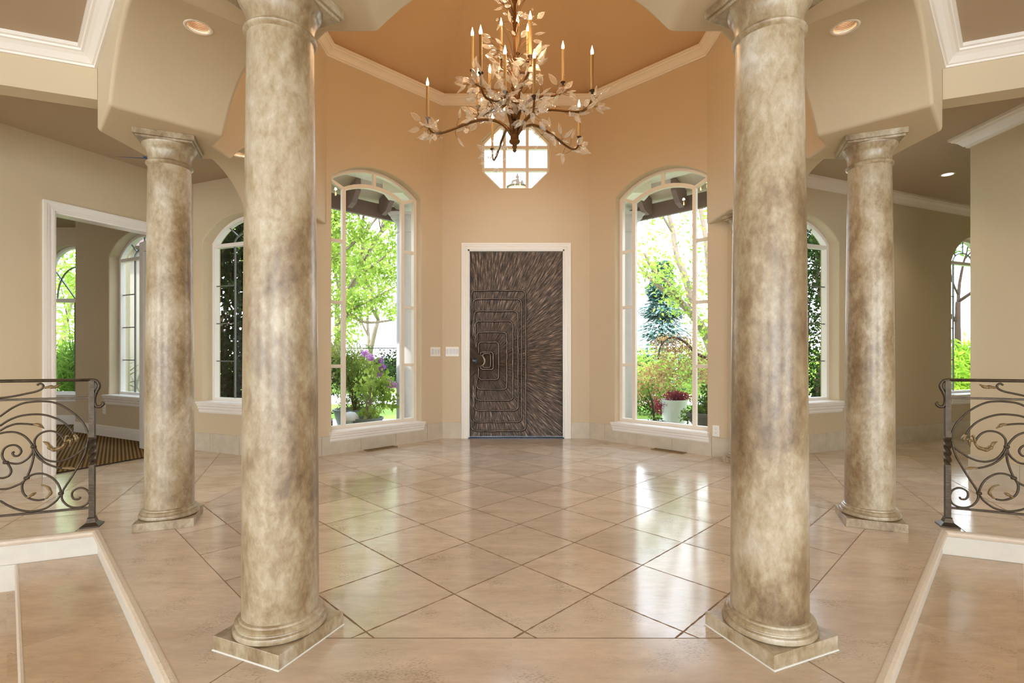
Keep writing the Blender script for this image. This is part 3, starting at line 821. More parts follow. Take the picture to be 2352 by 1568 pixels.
# --- casings
CAS = [(0, 0), (0, 0.022), (0.018, 0.022), (0.022, 0.016), (0.034, 0.016), (0.040, 0.024), (0.056, 0.024), (0.062, 0.030), (0.083, 0.030), (0.083, 0)]
def casing(name, W, u0, u1, zt, label, m, par=None):
    path = [W.pt(u0, 0), W.pt(u0, zt), W.pt(u1, zt), W.pt(u1, 0)]
    N = -W.n
    if N.cross(Vector((0, 0, 1))).dot(W.d) > 0: path = path[::-1]
    mb = MB(); mb.sweep(path, N, CAS)
    # jamb lining
    W.box(mb, u0-0.001, u0+0.018, 0, zt, -0.005, W.th); W.box(mb, u1-0.018, u1+0.001, 0, zt, -0.005, W.th); W.box(mb, u0, u1, zt-0.018, zt+0.001, -0.005, W.th)
    return mb.build(name, m)
o = casing('trim_7', DW, ua, ub, 2.385, '', M['white']); struct(o, 'white moulded casing of the left doorway', 'door casing')

# --- entry door
door = empty('door_1', NN.pt((d0+d1)/2, 0, 0.05)); struct(door, 'tall bronze clad entry door with nested relief ridges', 'door')
cs = casing('door_casing', NN, d0-0.0, d1+0.0, dz, '', M['white'])
lf = MB(); wd = (d1-d0)/2 - 0.02; lf.box((0, 0.02, dz/2+0.002), (wd*2, 0.045, dz-0.03))
leaf = lf.build('door_leaf', M['bronze'], parent=door, bevel=0.003)
sc = 6.54/FPX/3.2655
def dpt(x, y): return ((x-473)*sc, (1515-y)*sc + 0.012)
def rrect(l, t, r_, b_, rad, gap=None):
    """rounded rectangle from the upper gap end clockwise to the lower gap end"""
    P = []
    def cor(cx_, cy_, a0):
        for i in range(6):
            a = R(a0 + 90*i/5); P.append((cx_ + rad*math.cos(a), cy_ + rad*math.sin(a)))
    P.append((l, gap[0]))
    cor(l+rad, t+rad, 180); cor(r_-rad, t+rad, 270); cor(r_-rad, b_-rad, 0); cor(l+rad, b_-rad, 90)
    P.append((l, gap[1]))
    return P
rects = [(133, 410, 545, 1470, 38, (660, 1215)), (146, 475, 514, 1403, 36, (760, 1122)), (155, 566, 487, 1315, 34, (760, 1122)), (165, 642, 448, 1240, 32, (850, 1040)), (176, 725, 402, 1157, 30, (850, 1040)), (188, 800, 342, 1083, 26, (892, 985)), (204, 876, 300, 1006, 18, (880, 1002)), (222, 888, 280, 992, 14, (905, 978))]
rg = random.Random(3); RIDGE_SHADE = []
for q in rects:
    pts = rrect(*q)
    dense = []
    for a, b_ in zip(pts[:-1], pts[1:]):
        n_ = max(1, int(math.hypot(b_[0]-a[0], b_[1]-a[1])/22))
        for i in range(n_):
            k = i/n_; dense.append((a[0]+(b_[0]-a[0])*k + rg.uniform(-1.8, 1.8), a[1]+(b_[1]-a[1])*k + rg.uniform(-1.8, 1.8)))
    dense.append(pts[-1])
    gv = MB(); gv.tube([(dpt(x, y)[0]+0.002, -0.0015, dpt(x, y)[1]-0.003) for x, y in dense], 0.014, 6, flat=1.0); RIDGE_SHADE.append(gv)
    rb = MB(); rb.tube([(dpt(x, y)[0], -0.014, dpt(x, y)[1]) for x, y in dense], [rg.uniform(0.0036, 0.0066) for _ in dense], 6)
    rb.build('relief_ridge', M['bronze_ridge'], parent=leaf, smooth=True)
rb = MB(); pts = [(200, 895), (222, 905), (234, 930), (236, 950), (226, 972), (200, 985)]
rb.tube([(dpt(x, y)[0], -0.004, dpt(x, y)[1]) for x, y in pts], [0.004, 0.012, 0.015, 0.015, 0.012, 0.004], 6)
rb.build('relief_ridge', M['bronze_ridge'], parent=leaf, smooth=True)
gm = simple('painted shade along bronze ridge', srgb(34, 28, 25), 0.5, metal=0.4)  # dark tubes beneath the ridges paint in their shaded edges
for gv in RIDGE_SHADE:
    gv.build('ridge_shade', gm, parent=leaf, smooth=True)
kb = MB(); x, z = dpt(160, 941)
kb.lathe([(0.028, 0), (0.028, 0.006), (0.016, 0.008), (0.016, 0.02), (0.012, 0.024)], n=24, M=Matrix.Translation((x, -0.002, z)) @ Matrix.Rotation(R(90), 4, 'X'))
kb.build('door_lock', simple('dark lock metal', srgb(52, 56, 60), 0.25, metal=0.9), parent=leaf)
for zz in (350, 640, 780, 1050, 1370):
    h = MB(); x, z = dpt(827, zz); h.box((x+0.006, -0.004, z), (0.010, 0.014, 0.10)); h.build('hinge', M['dark'], parent=door)
th = MB(); th.box((0, 0.0, 0.006), (wd*2+0.03, 0.16, 0.014)); th.build('threshold', simple('dark metal threshold', srgb(40, 48, 60), 0.3, metal=0.8), parent=door)
bk = MB(); bk.box((0, 0.075, dz/2), (wd*2+0.02, 0.04, dz)); 
adopt(door, cs)

# --- side room door leaf (open)
hinge = DW.pt(ua+0.02, 0, 0.10); free = Vector((-4.24, 5.78, 0))
dd = (free-hinge); Ld = dd.length; ang = math.atan2(dd.y, dd.x)
d2 = empty('door_2', (hinge.x, hinge.y, 0.02), ang); struct(d2, 'white glazed door leaf standing open into the side room', 'door')
f = MB(); 
for x0, x1, z0, z1 in ((0, 0.10, 0, 2.34), (Ld-0.10, Ld, 0, 2.34), (0.10, Ld-0.10, 0, 0.22), (0.10, Ld-0.10, 2.23, 2.34)): f.box(((x0+x1)/2, 0, (z0+z1)/2), (x1-x0, 0.042, z1-z0))
f.build('door_frame', M['white'], parent=d2)
g = MB(); g.box((Ld/2, 0, 1.22), (Ld-0.19, 0.006, 2.04)); g.build('pane', M['glass'], parent=d2)

# ================================================================= WINDOWS
def bar(mb, W, pts, w, o0, o1, closed=False):
    N = W.n
    mb.sweep([W.pt(u, z, 0) for u, z in pts], N, [(-w/2, o0), (w/2, o0), (w/2, o1), (-w/2, o1)], closed=closed)
SILL = [(0, 0), (0.016, 0), (0.024, 0.012), (0.024, 0.034), (0.038, 0.044), (0.038, 0.062), (0.052, 0.074), (0.052, 0.088), (0.066, 0.094), (0.066, 0.112), (0, 0.112)]
def sill(W, u0, u1, z0, h, m):
    mb = MB(); a, b_ = W.pt(u0-0.03, z0), W.pt(u1+0.03, z0)
    k = h/0.112
    if Vector((0, 0, 1)).cross((b_-a).normalized()).dot(W.n) > 0: a, b_ = b_, a
    mb.sweep([a, b_], (0, 0, 1), [(x, y*k) for x, y in SILL])
    W.box(mb, u0+0.001, u1-0.001, z0+h-0.014, z0+h+0.002, -0.03, 0.16)
    return mb.build('window_sill', m)
def window_a(idx, W, u0, u1, label):
    e = empty('window_%d' % idx, W.pt((u0+u1)/2, 0.25, 0)); struct(e, label, 'window')
    z0, zs, rise = 0.25, 3.03, 0.215
    lp = arch_loop(u0+0.018, u1-0.018, z0+0.02, zs, rise-0.018)
    f = MB(); bar(f, W, lp, 0.04, 0.10, 0.16, True)
    m0, m1 = u0+0.196, u1-0.196; c = (u0+u1)/2
    bar(f, W, [(m0, z0+0.02), (m0, 2.955)], 0.042, 0.105, 0.15); bar(f, W, [(m1, z0+0.02), (m1, 2.955)], 0.042, 0.105, 0.15)
    bar(f, W, arc_top(m0, m1, 2.955, 0.10, 12), 0.042, 0.103, 0.152)
    bar(f, W, [(m0, 2.955), (u0+0.01, 3.035)], 0.034, 0.106, 0.149); bar(f, W, [(m1, 2.955), (u1-0.01, 3.035)], 0.034, 0.106, 0.149)
    bar(f, W, [(c, 3.055), (c, zs+rise-0.02)], 0.034, 0.107, 0.148)
    for z in (2.36, 1.67, 0.955):
        bar(f, W, [(u0+0.02, z), (m0-0.01, z)], 0.036, 0.108, 0.147); bar(f, W, [(m1+0.01, z), (u1-0.02, z)], 0.036, 0.108, 0.147)
    fo = f.build('window_frame', M['cream'])
    g = MB(); lg = arch_loop(u0+0.02, u1-0.02, z0+0.02, zs, rise-0.02); g.add([W.pt(u, z, 0.128) for u, z in lg], [tuple(range(len(lg)))])
    go = g.build('pane', M['glass'], fixn=False)
    adopt(e, fo, go, sill(W, u0, u1, 0.14, 0.112, M['white']))
    return e
window_a(1, NW, *A_L, 'tall arched window left of the entry door')
window_a(2, NE, *A_R, 'tall arched window right of the entry door')
def window_b(idx, W, u0, u1, label, z0=0.56, zs=2.36, rise=0.265, fan=True, tz=2.325, thin=0.012, sillm=None, spoke=True):
    e = empty('window_%d' % idx, W.pt((u0+u1)/2, z0, 0)); struct(e, label, 'window')
    lp = arch_loop(u0+0.018, u1-0.018, z0+0.015, zs, rise-0.018)
    f = MB(); bar(f, W, lp, 0.036, 0.12, 0.18, True)
    bar(f, W, [(u0+0.03, tz), (u1-0.03, tz)], 0.042, 0.122, 0.178)
    fo = f.build('window_frame', M['white'])
    c = (u0+u1)/2; top = zs+rise-0.03
    mt = MB(); hw = (u1-u0)/2
    for ul in (u0+0.33, u1-0.33): bar(mt, W, [(ul, z0+0.03), (ul, tz-0.02)], thin+0.006, 0.142, 0.158)
    nbar = 3
    for z in (1.87, 1.44, 1.01):
        bar(mt, W, [(u0+0.03, z), (u0+0.33, z)], thin, 0.143, 0.157); bar(mt, W, [(u1-0.33, z), (u1-0.03, z)], thin, 0.143, 0.157)
    h_ = top - tz
    bar(mt, W, [(c, tz+h_*0.45), (c, top)], thin, 0.143, 0.157)
    ell = [(c - hw*0.42*math.cos(PI*i/14), tz+0.01 + h_*0.45*math.sin(PI*i/14)) for i in range(15)]
    bar(mt, W, ell, thin, 0.142, 0.158)
    for sg in (-1, 1): bar(mt, W, [(c+sg*hw*0.30, tz + h_*0.33), (c+sg*hw*0.62, tz + h_*0.84)], thin, 0.143, 0.157)
    mo = mt.build('muntins', M['metalgrey'])
    g = MB(); lg = arch_loop(u0+0.02, u1-0.02, z0+0.02, zs, rise-0.02); g.add([W.pt(u, z, 0.15) for u, z in lg], [tuple(range(len(lg)))])
    go = g.build('pane', M['glass'], fixn=False)
    adopt(e, fo, mo, go, sill(W, u0, u1, z0-0.128, 0.128, M['white']))
window_b(3, LW, bl0, bl1, 'arched leaded window in the left hall wall')
window_b(4, RW, br0, br1, 'arched leaded window nearest the rotunda in the right hall wall')
window_b(5, RW, br2, br3, 'arched leaded window at the far end of the right hall', zs=2.30, rise=0.36)
window_b(6, SW_, 0.88, 1.98, 'arched window of the side room beside the open door leaf')
# far side-room window: tall, with a thick transom and a slider below
e = empty('window_7', FW.pt(1.41, 0.47)); struct(e, 'sunlit sliding window with arched top at the far end of the side room', 'window')
f = MB(); bar(f, FW, arch_loop(1.035, 1.785, 0.485, 2.42, 0.325), 0.036, 0.10, 0.16, True); bar(f, FW, [(1.05, 1.92), (1.77, 1.92)], 0.06, 0.10, 0.16)
fo = f.build('window_frame', M['white'])
mt = MB(); bar(mt, FW, [(1.41, 0.5), (1.41, 1.9)], 0.045, 0.11, 0.15); bar(mt, FW, [(1.41, 1.94), (1.41, 2.72)], 0.014, 0.12, 0.14)
bar(mt, FW, [(1.41 - 0.3*math.cos(PI*i/14), 1.94 + 0.5*math.sin(PI*i/14)) for i in range(15)], 0.014, 0.12, 0.14)
for sg in (-1, 1): bar(mt, FW, [(1.41+sg*0.02, 1.95), (1.41+sg*0.34, 2.40)], 0.014, 0.12, 0.14)
mo = mt.build('muntins', M['metalgrey'])
g = MB(); lg = arch_loop(1.04, 1.78, 0.49, 2.42, 0.32); g.add([FW.pt(u, z, 0.13) for u, z in lg], [tuple(range(len(lg)))]); go = g.build('pane', M['glass'], fixn=False)
adopt(e, fo, mo, go, sill(FW, 1.02, 1.80, 0.36, 0.112, M['white']))
# octagonal window over the door
e = empty('window_8', NN.pt(0.953, 3.235)); struct(e, 'octagonal nine pane window above the entry door', 'window')
occ = [((u-0.953)*0.965+0.953, (z-3.6575)*0.965+3.6575) for u, z in oc]
f = MB(); bar(f, NN, occ, 0.03, 0.08, 0.15, True)
for u in (0.953-0.15, 0.953+0.15): bar(f, NN, [(u, 3.245), (u, 4.07)], 0.042, 0.085, 0.145)
for z in (3.51, 3.80): bar(f, NN, [(0.953-0.435, z), (0.953+0.435, z)], 0.042, 0.086, 0.144)
fo = f.build('window_frame', M['cream'])
g = MB(); g.add([NN.pt(u, z, 0.12) for u, z in occ], [tuple(range(8))]); go = g.build('pane', M['glass'], fixn=False)
adopt(e, fo, go)

# sky portals just outside the openings
def wportal(W, u, z, sx, sy, off=0.3):
    p = W.pt(u, z, off); d = W.n          # area light shines along its -Z: aim it into the room
    rot = (-(-d)).to_track_quat('Z', 'Y').to_euler()
    portal('window_light_portal', p, rot, sx, sy)
wportal(NW, sum(A_L)/2, 1.75, 1.25, 3.1); wportal(NE, sum(A_R)/2, 1.75, 1.25, 3.1)
wportal(LW, (bl0+bl1)/2, 1.6, 1.2, 2.2); wportal(RW, (br0+br1)/2, 1.6, 1.2, 2.2); wportal(RW, (br2+br3)/2, 1.6, 1.2, 2.2)
wportal(SW_, 1.43, 1.6, 1.2, 2.2); wportal(FW, 1.41, 1.6, 0.9, 2.4); wportal(NN, 0.953, 3.66, 0.95, 0.95)


# ================================================================= COLUMNS
def make_column():
    root = empty('column')
    p = MB(); p.box((0, 0, 0.0275), (0.325, 0.325, 0.055)); p.build('plinth', M['marble'], root, bevel=0.002)
    b = MB(); b.lathe([(0.158, 0.055), (0.1665, 0.060), (0.1685, 0.069), (0.165, 0.079), (0.157, 0.083), (0.156, 0.086), (0.160, 0.090), (0.160, 0.097), (0.154, 0.103), (0.147, 0.105), (0.146, 0.112), (0.139, 0.116)], n=72)
    b.build('base_moulding', M['marble'], root, smooth=True, auto=40)
    H0, H1 = 0.112, 2.31
    prof = []
    for i in range(25):
        k = i/24; r = 0.1375 - 0.0185*(k**1.7); prof.append((r, H0 + (H1-H0)*k))
    s = MB(); s.lathe(prof, n=72); s.build('shaft', M['marble'], root, smooth=True, auto=40)
    c = MB(); c.lathe([(0.119, 2.300), (0.1235, 2.304), (0.1295, 2.309), (0.132, 2.316), (0.1295, 2.323), (0.1235, 2.327), (0.1195, 2.331), (0.1195, 2.345), (0.121, 2.36), (0.126, 2.385), (0.1335, 2.402), (0.136, 2.404), (0.140, 2.412), (0.147, 2.424), (0.151, 2.432), (0.151, 2.437)], n=72)
    c.build('capital', M['marble'], root, smooth=True, auto=35)
    a = MB(); a.box((0, 0, 2.443), (0.306, 0.306, 0.014)); a.box((0, 0, 2.4675), (0.33, 0.33, 0.035)); a.build('abacus', M['marble'], root, bevel=0.002)
    return root
RC = 2.47
col0 = make_column()
specs = [(-22.5, 'large front column on the left, its plinth corner pointing at the viewer'), (22.5, 'large front column on the right, with a cracked white caulk line along its plinth'),
         (-67.5, 'middle distance column on the left, beside the doorway and railing'), (67.5, 'middle distance column on the right, beside the right railing'),
         (-112.5, 'rear left column, hidden behind the large front left column'), (112.5, 'rear right column, only its edge showing beside the wall outlet')]
cols = []
for k, (a, lb) in enumerate(specs):
    c = col0 if k == 0 else copy_tree(col0)
    c.location = (CX + RC*math.sin(R(a)), CY - RC*math.cos(R(a)), 0)
    if abs(a) > 90:
        c.location = (CX + math.copysign(2.28, a), 5.05, 0)
    c.rotation_euler = (0, 0, R(a))
    tag(c, lb, 'column', 'faux marble columns around the rotunda'); cols.append(c)
caulk = simple('white caulk', srgb(226, 226, 220), 0.5)
for c in cols[:2]:
    q = MB(); h = 0.164
    q.sweep([(-h, -h, 0.004), (h, -h, 0.004), (h, h, 0.004), (-h, h, 0.004)], (0, 0, 1), [(0.002, -0.0035), (-0.0015, -0.0035), (-0.0015, -0.001), (0.002, 0.001)], closed=True)
    q.build('caulk_bead', caulk, c)
# blue tape on the pier edge
tp = MB(); P0 = V(AI, AI*T22, 0, 1)
for q in [(-1.86, 3.62)]: pass
tpp = V(AO-0.02, -0.66, 2.482, 2)
tp.box((tpp.x+0.0, tpp.y, 2.4815), (0.075, 0.05, 0.002), R(20)); tp.tube([(tpp.x-0.03, tpp.y, 2.4810), (tpp.x-0.22, tpp.y-0.03, 2.4815)], [0.010, 0.002], 4, flat=0.12)
tag(tp.build('painter_tape', M['tape']), 'torn strip of blue painter tape under the arch behind the left column', 'tape')

# ================================================================= RAILINGS
RAIL = {
'c1':[(0.51,0.719),(0.458,0.764),(0.406,0.793),(0.353,0.802),(0.3,0.802),(0.257,0.794),(0.213,0.771),(0.169,0.735),(0.13,0.691),(0.102,0.647),(0.085,0.597),(0.081,0.561),(0.096,0.506),(0.135,0.47),(0.169,0.445),(0.213,0.427),(0.257,0.426),(0.3,0.445),(0.327,0.478),(0.344,0.516),(0.348,0.558),(0.338,0.585),(0.316,0.607),(0.284,0.617),(0.251,0.612),(0.224,0.591),(0.205,0.559),(0.198,0.537)],
'c2':[(0.51,0.662),(0.469,0.694),(0.417,0.717),(0.353,0.724),(0.3,0.718),(0.246,0.695),(0.202,0.663),(0.169,0.619),(0.155,0.59)],
'c3':[(0.51,0.632),(0.479,0.654),(0.438,0.669),(0.396,0.668),(0.353,0.661)],
'c4':[(0.51,0.616),(0.479,0.622),(0.443,0.62),(0.406,0.602),(0.38,0.574),(0.361,0.542),(0.356,0.517),(0.359,0.49),(0.377,0.458),(0.406,0.433),(0.432,0.427),(0.458,0.432),(0.479,0.439),(0.494,0.46),(0.5,0.487),(0.492,0.52),(0.469,0.539),(0.438,0.54),(0.417,0.522),(0.411,0.498),(0.425,0.476),(0.443,0.476),(0.452,0.494),(0.443,0.5)],
'c5':[(0.353,0.517),(0.345,0.489),(0.327,0.454),(0.289,0.416),(0.246,0.392),(0.213,0.382)],
'c6':[(0.351,0.503),(0.353,0.456),(0.364,0.402),(0.385,0.339),(0.406,0.31),(0.438,0.293),(0.474,0.28),(0.51,0.28)],
'c7':[(0.3,0.197),(0.332,0.194),(0.369,0.208),(0.396,0.235),(0.406,0.27),(0.404,0.303),(0.385,0.336),(0.353,0.355),(0.316,0.357),(0.284,0.343),(0.251,0.313),(0.229,0.272),(0.22,0.226),(0.235,0.19),(0.262,0.162),(0.3,0.138),(0.353,0.129),(0.406,0.139),(0.458,0.167),(0.51,0.21)],
'c8':[(0.085,0.54),(0.093,0.491),(0.107,0.443),(0.135,0.382),(0.169,0.315),(0.202,0.256),(0.213,0.226),(0.213,0.187),(0.191,0.15),(0.158,0.129),(0.118,0.128),(0.085,0.148),(0.074,0.186),(0.082,0.222),(0.107,0.245),(0.135,0.247),(0.16,0.23),(0.164,0.203),(0.152,0.181),(0.13,0.179),(0.123,0.191)],
'c9':[(0.479,0.439),(0.464,0.41),(0.458,0.383),(0.469,0.357),(0.494,0.346),(0.51,0.347)],
'c10':[(0.51,0.83),(0.448,0.838),(0.385,0.853),(0.338,0.865),(0.311,0.882),(0.306,0.902),(0.321,0.913),(0.335,0.903)]}
HOOK = [(0.079,0.93),(0.056,0.929),(0.039,0.922),(0.028,0.903),(0.028,0.881),(0.039,0.857),(0.05,0.822),(0.05,0.786),(0.039,0.761),(0.019,0.76),(0.004,0.777),(0.013,0.786)]
LEAVES = [([(0.196,0.541),(0.213,0.514),(0.246,0.501),(0.268,0.511),(0.284,0.54),(0.308,0.555)], 0.017), ([(0.155,0.59),(0.141,0.565),(0.144,0.541)], 0.014), ([(0.353,0.661),(0.327,0.659),(0.3,0.634)], 0.013),
          ([(0.213,0.382),(0.18,0.38),(0.141,0.369)], 0.011), ([(0.303,0.885),(0.273,0.891),(0.246,0.89),(0.218,0.907)], 0.014), ([(0.316,0.288),(0.284,0.271),(0.268,0.235),(0.284,0.209),(0.3,0.197)], 0.011),
          ([(0.385,0.213),(0.359,0.231),(0.338,0.242)], 0.012), ([(0.191,0.547),(0.169,0.556),(0.174,0.511)], 0.012), ([(0.2,0.54),(0.19,0.58),(0.178,0.575)], 0.008)]
COLL = [(0.352,0.525),(0.482,0.439),(0.385,0.336),(0.219,0.225)]
def smoothc(P, n=4):
    out = []
    for i in range(len(P)-1):
        p0 = P[max(0, i-1)]; p1 = P[i]; p2 = P[i+1]; p3 = P[min(len(P)-1, i+2)]
        for k in range(n):
            t = k/n
            out.append(tuple(0.5*((2*p1[j]) + (-p0[j]+p2[j])*t + (2*p0[j]-5*p1[j]+4*p2[j]-p3[j])*t*t + (-p0[j]+3*p1[j]-3*p2[j]+p3[j])*t**3) for j in range(len(p1))))
    out.append(tuple(P[-1])); return out
TM = 0.51
def railing(side, label):
    P = Vector((-2.618, 3.242, 0)); d = Vector((-C22, -S22, 0)); nn = Vector((S22, -C22, 0))
    def mp(t, z, o=0):
        q = P + d*t + nn*o; q.z = z
        if side == 'right': q.x = 2*CX - q.x
        return q
    root = empty('stair_railing', mp(0.065, 0)); tag(root, label, 'railing', 'wrought iron railings at the step ends')
    parts = []
    for k in range(2):
        f = (lambda t: t) if k == 0 else (lambda t: 2*TM - t)
        # post: square bar with a twisted part
        mb = MB(); N = 220; vs = []; w = 0.0145
        zs = [0.03 + (0.925-0.03)*i/N for i in range(N+1)]
        for z in zs:
            if z < 0.39: a = 0
            elif z > 0.567: a = PI*2.0
            else: a = PI*2.0*(z-0.39)/0.177
            for q in range(4):
                b = a + PI/4 + q*PI/2; vs.append(mp(f(0.062)+w*1.41*math.cos(b), z, w*1.41*math.sin(b)))
        mb.add(vs, [(i*4+q, i*4+(q+1) % 4, (i+1)*4+(q+1) % 4, (i+1)*4+q) for i in range(N) for q in range(4)] + [(3,2,1,0), tuple(N*4+q for q in range(4))])
        parts.append(mb.build('post', M['iron']))
        mb = MB(); vs = []
        for z, h in ((0.0, 0.050), (0.010, 0.050), (0.014, 0.043), (0.028, 0.026), (0.052, 0.019), (0.058, 0.020)):
            for q in range(4):
                b = PI/4 + q*PI/2; vs.append(mp(f(0.062)+h*1.41*math.cos(b), z, h*1.41*math.sin(b)))
        mb.add(vs, [(i*4+q, i*4+(q+1) % 4, (i+1)*4+(q+1) % 4, (i+1)*4+q) for i in range(5) for q in range(4)] + [(3,2,1,0), (20,21,22,23)])
        parts.append(mb.build('post_foot', M['iron']))
        h = MB(); pts = smoothc([(f(t), z, 0) for t, z in HOOK]); h.tube([mp(*p) for p in pts], [0.0108]*(len(pts)-10) + [0.0108-0.0004*i for i in range(10)], 8)
        parts.append(h.build('handrail_scroll', M['iron'], smooth=True))
        for nm, c in RAIL.items():
            mb = MB(); pts = smoothc([(f(t), z, 0) for t, z in c])
            mb.tube([mp(*p) for p in pts], 0.0062, 7); parts.append(mb.build('scroll', M['iron'], smooth=True))
        for c, r in LEAVES:
            mb = MB(); pts = smoothc([(f(t), z, 0.002) for t, z in c], 8); n = len(pts)
            rr = [max(0.0015, 1.35*r*(math.sin(PI*min(1, (i+1)/(n)) )**0.6)*(0.92+0.12*math.sin(i*0.8))) for i in range(n)]
            mb.tube([mp(*p) for p in pts], rr, 8, flat=0.6); parts.append(mb.build('scroll_leaf', M['ironleaf'], smooth=True))
        for t, z in COLL:
            mb = MB(); mb.tube([mp(f(t)-0.013, z), mp(f(t)-0.006, z), mp(f(t)+0.006, z), mp(f(t)+0.013, z)], [0.008, 0.0105, 0.0105, 0.008], 8); parts.append(mb.build('collar', M['iron'], smooth=True))
    def hbar(t0, t1, z0, z1, w, h, nm):
        mb = MB(); vs = [mp(t, z + b*h, a*w) for (t, z) in ((t0, z0), (t1, z1)) for (a, b) in ((-1,-1),(1,-1),(1,1),(-1,1))]
        mb.add(vs, [(0,1,2,3), (7,6,5,4), (0,4,5,1), (1,5,6,2), (2,6,7,3), (3,7,4,0)]); parts.append(mb.build(nm, M['iron'], bevel=0.002))
    hbar(0.062, 2*TM-0.062, 0.818, 0.818, 0.008, 0.0068, 'rail_bar')
    hbar(0.062, 2*TM-0.062, 0.118, 0.118, 0.008, 0.0068, 'rail_bar')
    mb = MB(); mb.tube([mp(0.07, 0.9305), mp(TM, 0.9315), mp(2*TM-0.07, 0.9305)], 0.0165, 10, flat=0.62); parts.append(mb.build('handrail', M['iron'], smooth=True))
    adopt(root, *parts)
    return root
railing('left', 'wrought iron scroll railing at the left edge of the picture, beside the steps')
railing('right', 'wrought iron scroll railing at the right edge, in front of the pale wall')

# ================================================================= SMALL FITTINGS
def plate(name, W, u, z, w, h, kind, label, cat):
    root = empty(name, W.pt(u, z)); tag(root, label, cat)
    p = MB(); W.box(p, u-w/2, u+w/2, z-h/2, z+h/2, -0.007, 0.0); a = [p.build('cover_plate', M['plastic'], bevel=0.002)]
    if kind == 'switch3' or kind == 'switch4':
        n = 3 if kind == 'switch3' else 4
        for i in range(n):
            uu = u + (i-(n-1)/2)*0.046*(1 if n == 3 else 0.92)
            s = MB(); W.box(s, uu-0.016, uu+0.016, z-0.033, z+0.033, -0.010, -0.005); a.append(s.build('rocker', simple('switch rocker', srgb(214, 216, 220), 0.3), bevel=0.001))
    else:
        for dz_ in (0.02, -0.02):
            s = MB(); W.box(s, u-0.013, u+0.013, z+dz_-0.014, z+dz_+0.014, -0.0085, -0.006); so = s.build('socket', M['plastic']); a.append(so)
            s = MB(); W.box(s, u-0.006, u-0.004, z+dz_-0.003, z+dz_+0.005, -0.0092, -0.008); W.box(s, u+0.004, u+0.006, z+dz_-0.003, z+dz_+0.005, -0.0092, -0.008); W.box(s, u-0.002, u+0.002, z+dz_-0.009, z+dz_-0.006, -0.0092, -0.008)
            a.append(s.build('slots', M['dark']))
    adopt(root, *a)
plate('light_switch', NW, 0.112, 1.12, 0.152, 0.118, 'switch3', 'white triple rocker switch on the angled wall left of the door', 'light switch')
plate('light_switch', NN, 0.130, 1.122, 0.170, 0.122, 'switch4', 'white wider rocker switch between the corner and the entry door casing', 'light switch')
plate('wall_outlet', NE, 1.653, 0.275, 0.075, 0.118, 'outlet', 'white outlet low on the wall right of the right arched window', 'outlet')
plate('wall_outlet', DW, uC+0.36, 0.29, 0.075, 0.118, 'outlet', 'white outlet low on the wall behind the left railing', 'outlet')
plate('wall_outlet', SW_, 0.78, 0.36, 0.075, 0.115, 'outlet', 'small white outlet under the side room window', 'outlet')

def vent(W, u, off, label):
    root = empty('floor_vent', W.pt(u, 0.0, -off)); tag(root, label, 'floor vent', 'bronze floor registers under the tall windows')
    brz = simple('bronze register', srgb(150, 126, 92), 0.4, metal=0.5); a = []
    f = MB(); L, D = 0.19, 0.052
    for u0, u1, o0, o1 in ((-L, L, -D, -D+0.014), (-L, L, D-0.014, D), (-L, -L+0.014, -D, D), (L-0.014, L, -D, D)): W.box(f, u+u0, u+u1, 0.0008, 0.006, -off+o0, -off+o1)
    a.append(f.build('vent_frame', brz))
    k = MB(); W.box(k, u-L+0.01, u+L-0.01, 0.0009, 0.002, -off-D+0.01, -off+D-0.01); a.append(k.build('backing', M['dark']))
    s = MB()
    for i in range(13):
        uu = u - L + 0.025 + i*(2*L-0.05)/12
        s.tube([W.pt(uu-0.012, 0.004, -off-D+0.014), W.pt(uu+0.008, 0.004, -off-0.012), W.pt(uu-0.008, 0.004, -off+0.012), W.pt(uu+0.012, 0.004, -off+D-0.014)], 0.0032, 5)
    W.box(s, u-L+0.01, u+L-0.01, 0.002, 0.0045, -off-0.003, -off+0.003)
    a.append(s.build('grille', brz))
    adopt(root, *a)
vent(NW, 0.935, 0.075, 'bronze scroll floor vent below the left tall window')
vent(NE, 1.145, 0.075, 'bronze scroll floor vent below the right tall window')

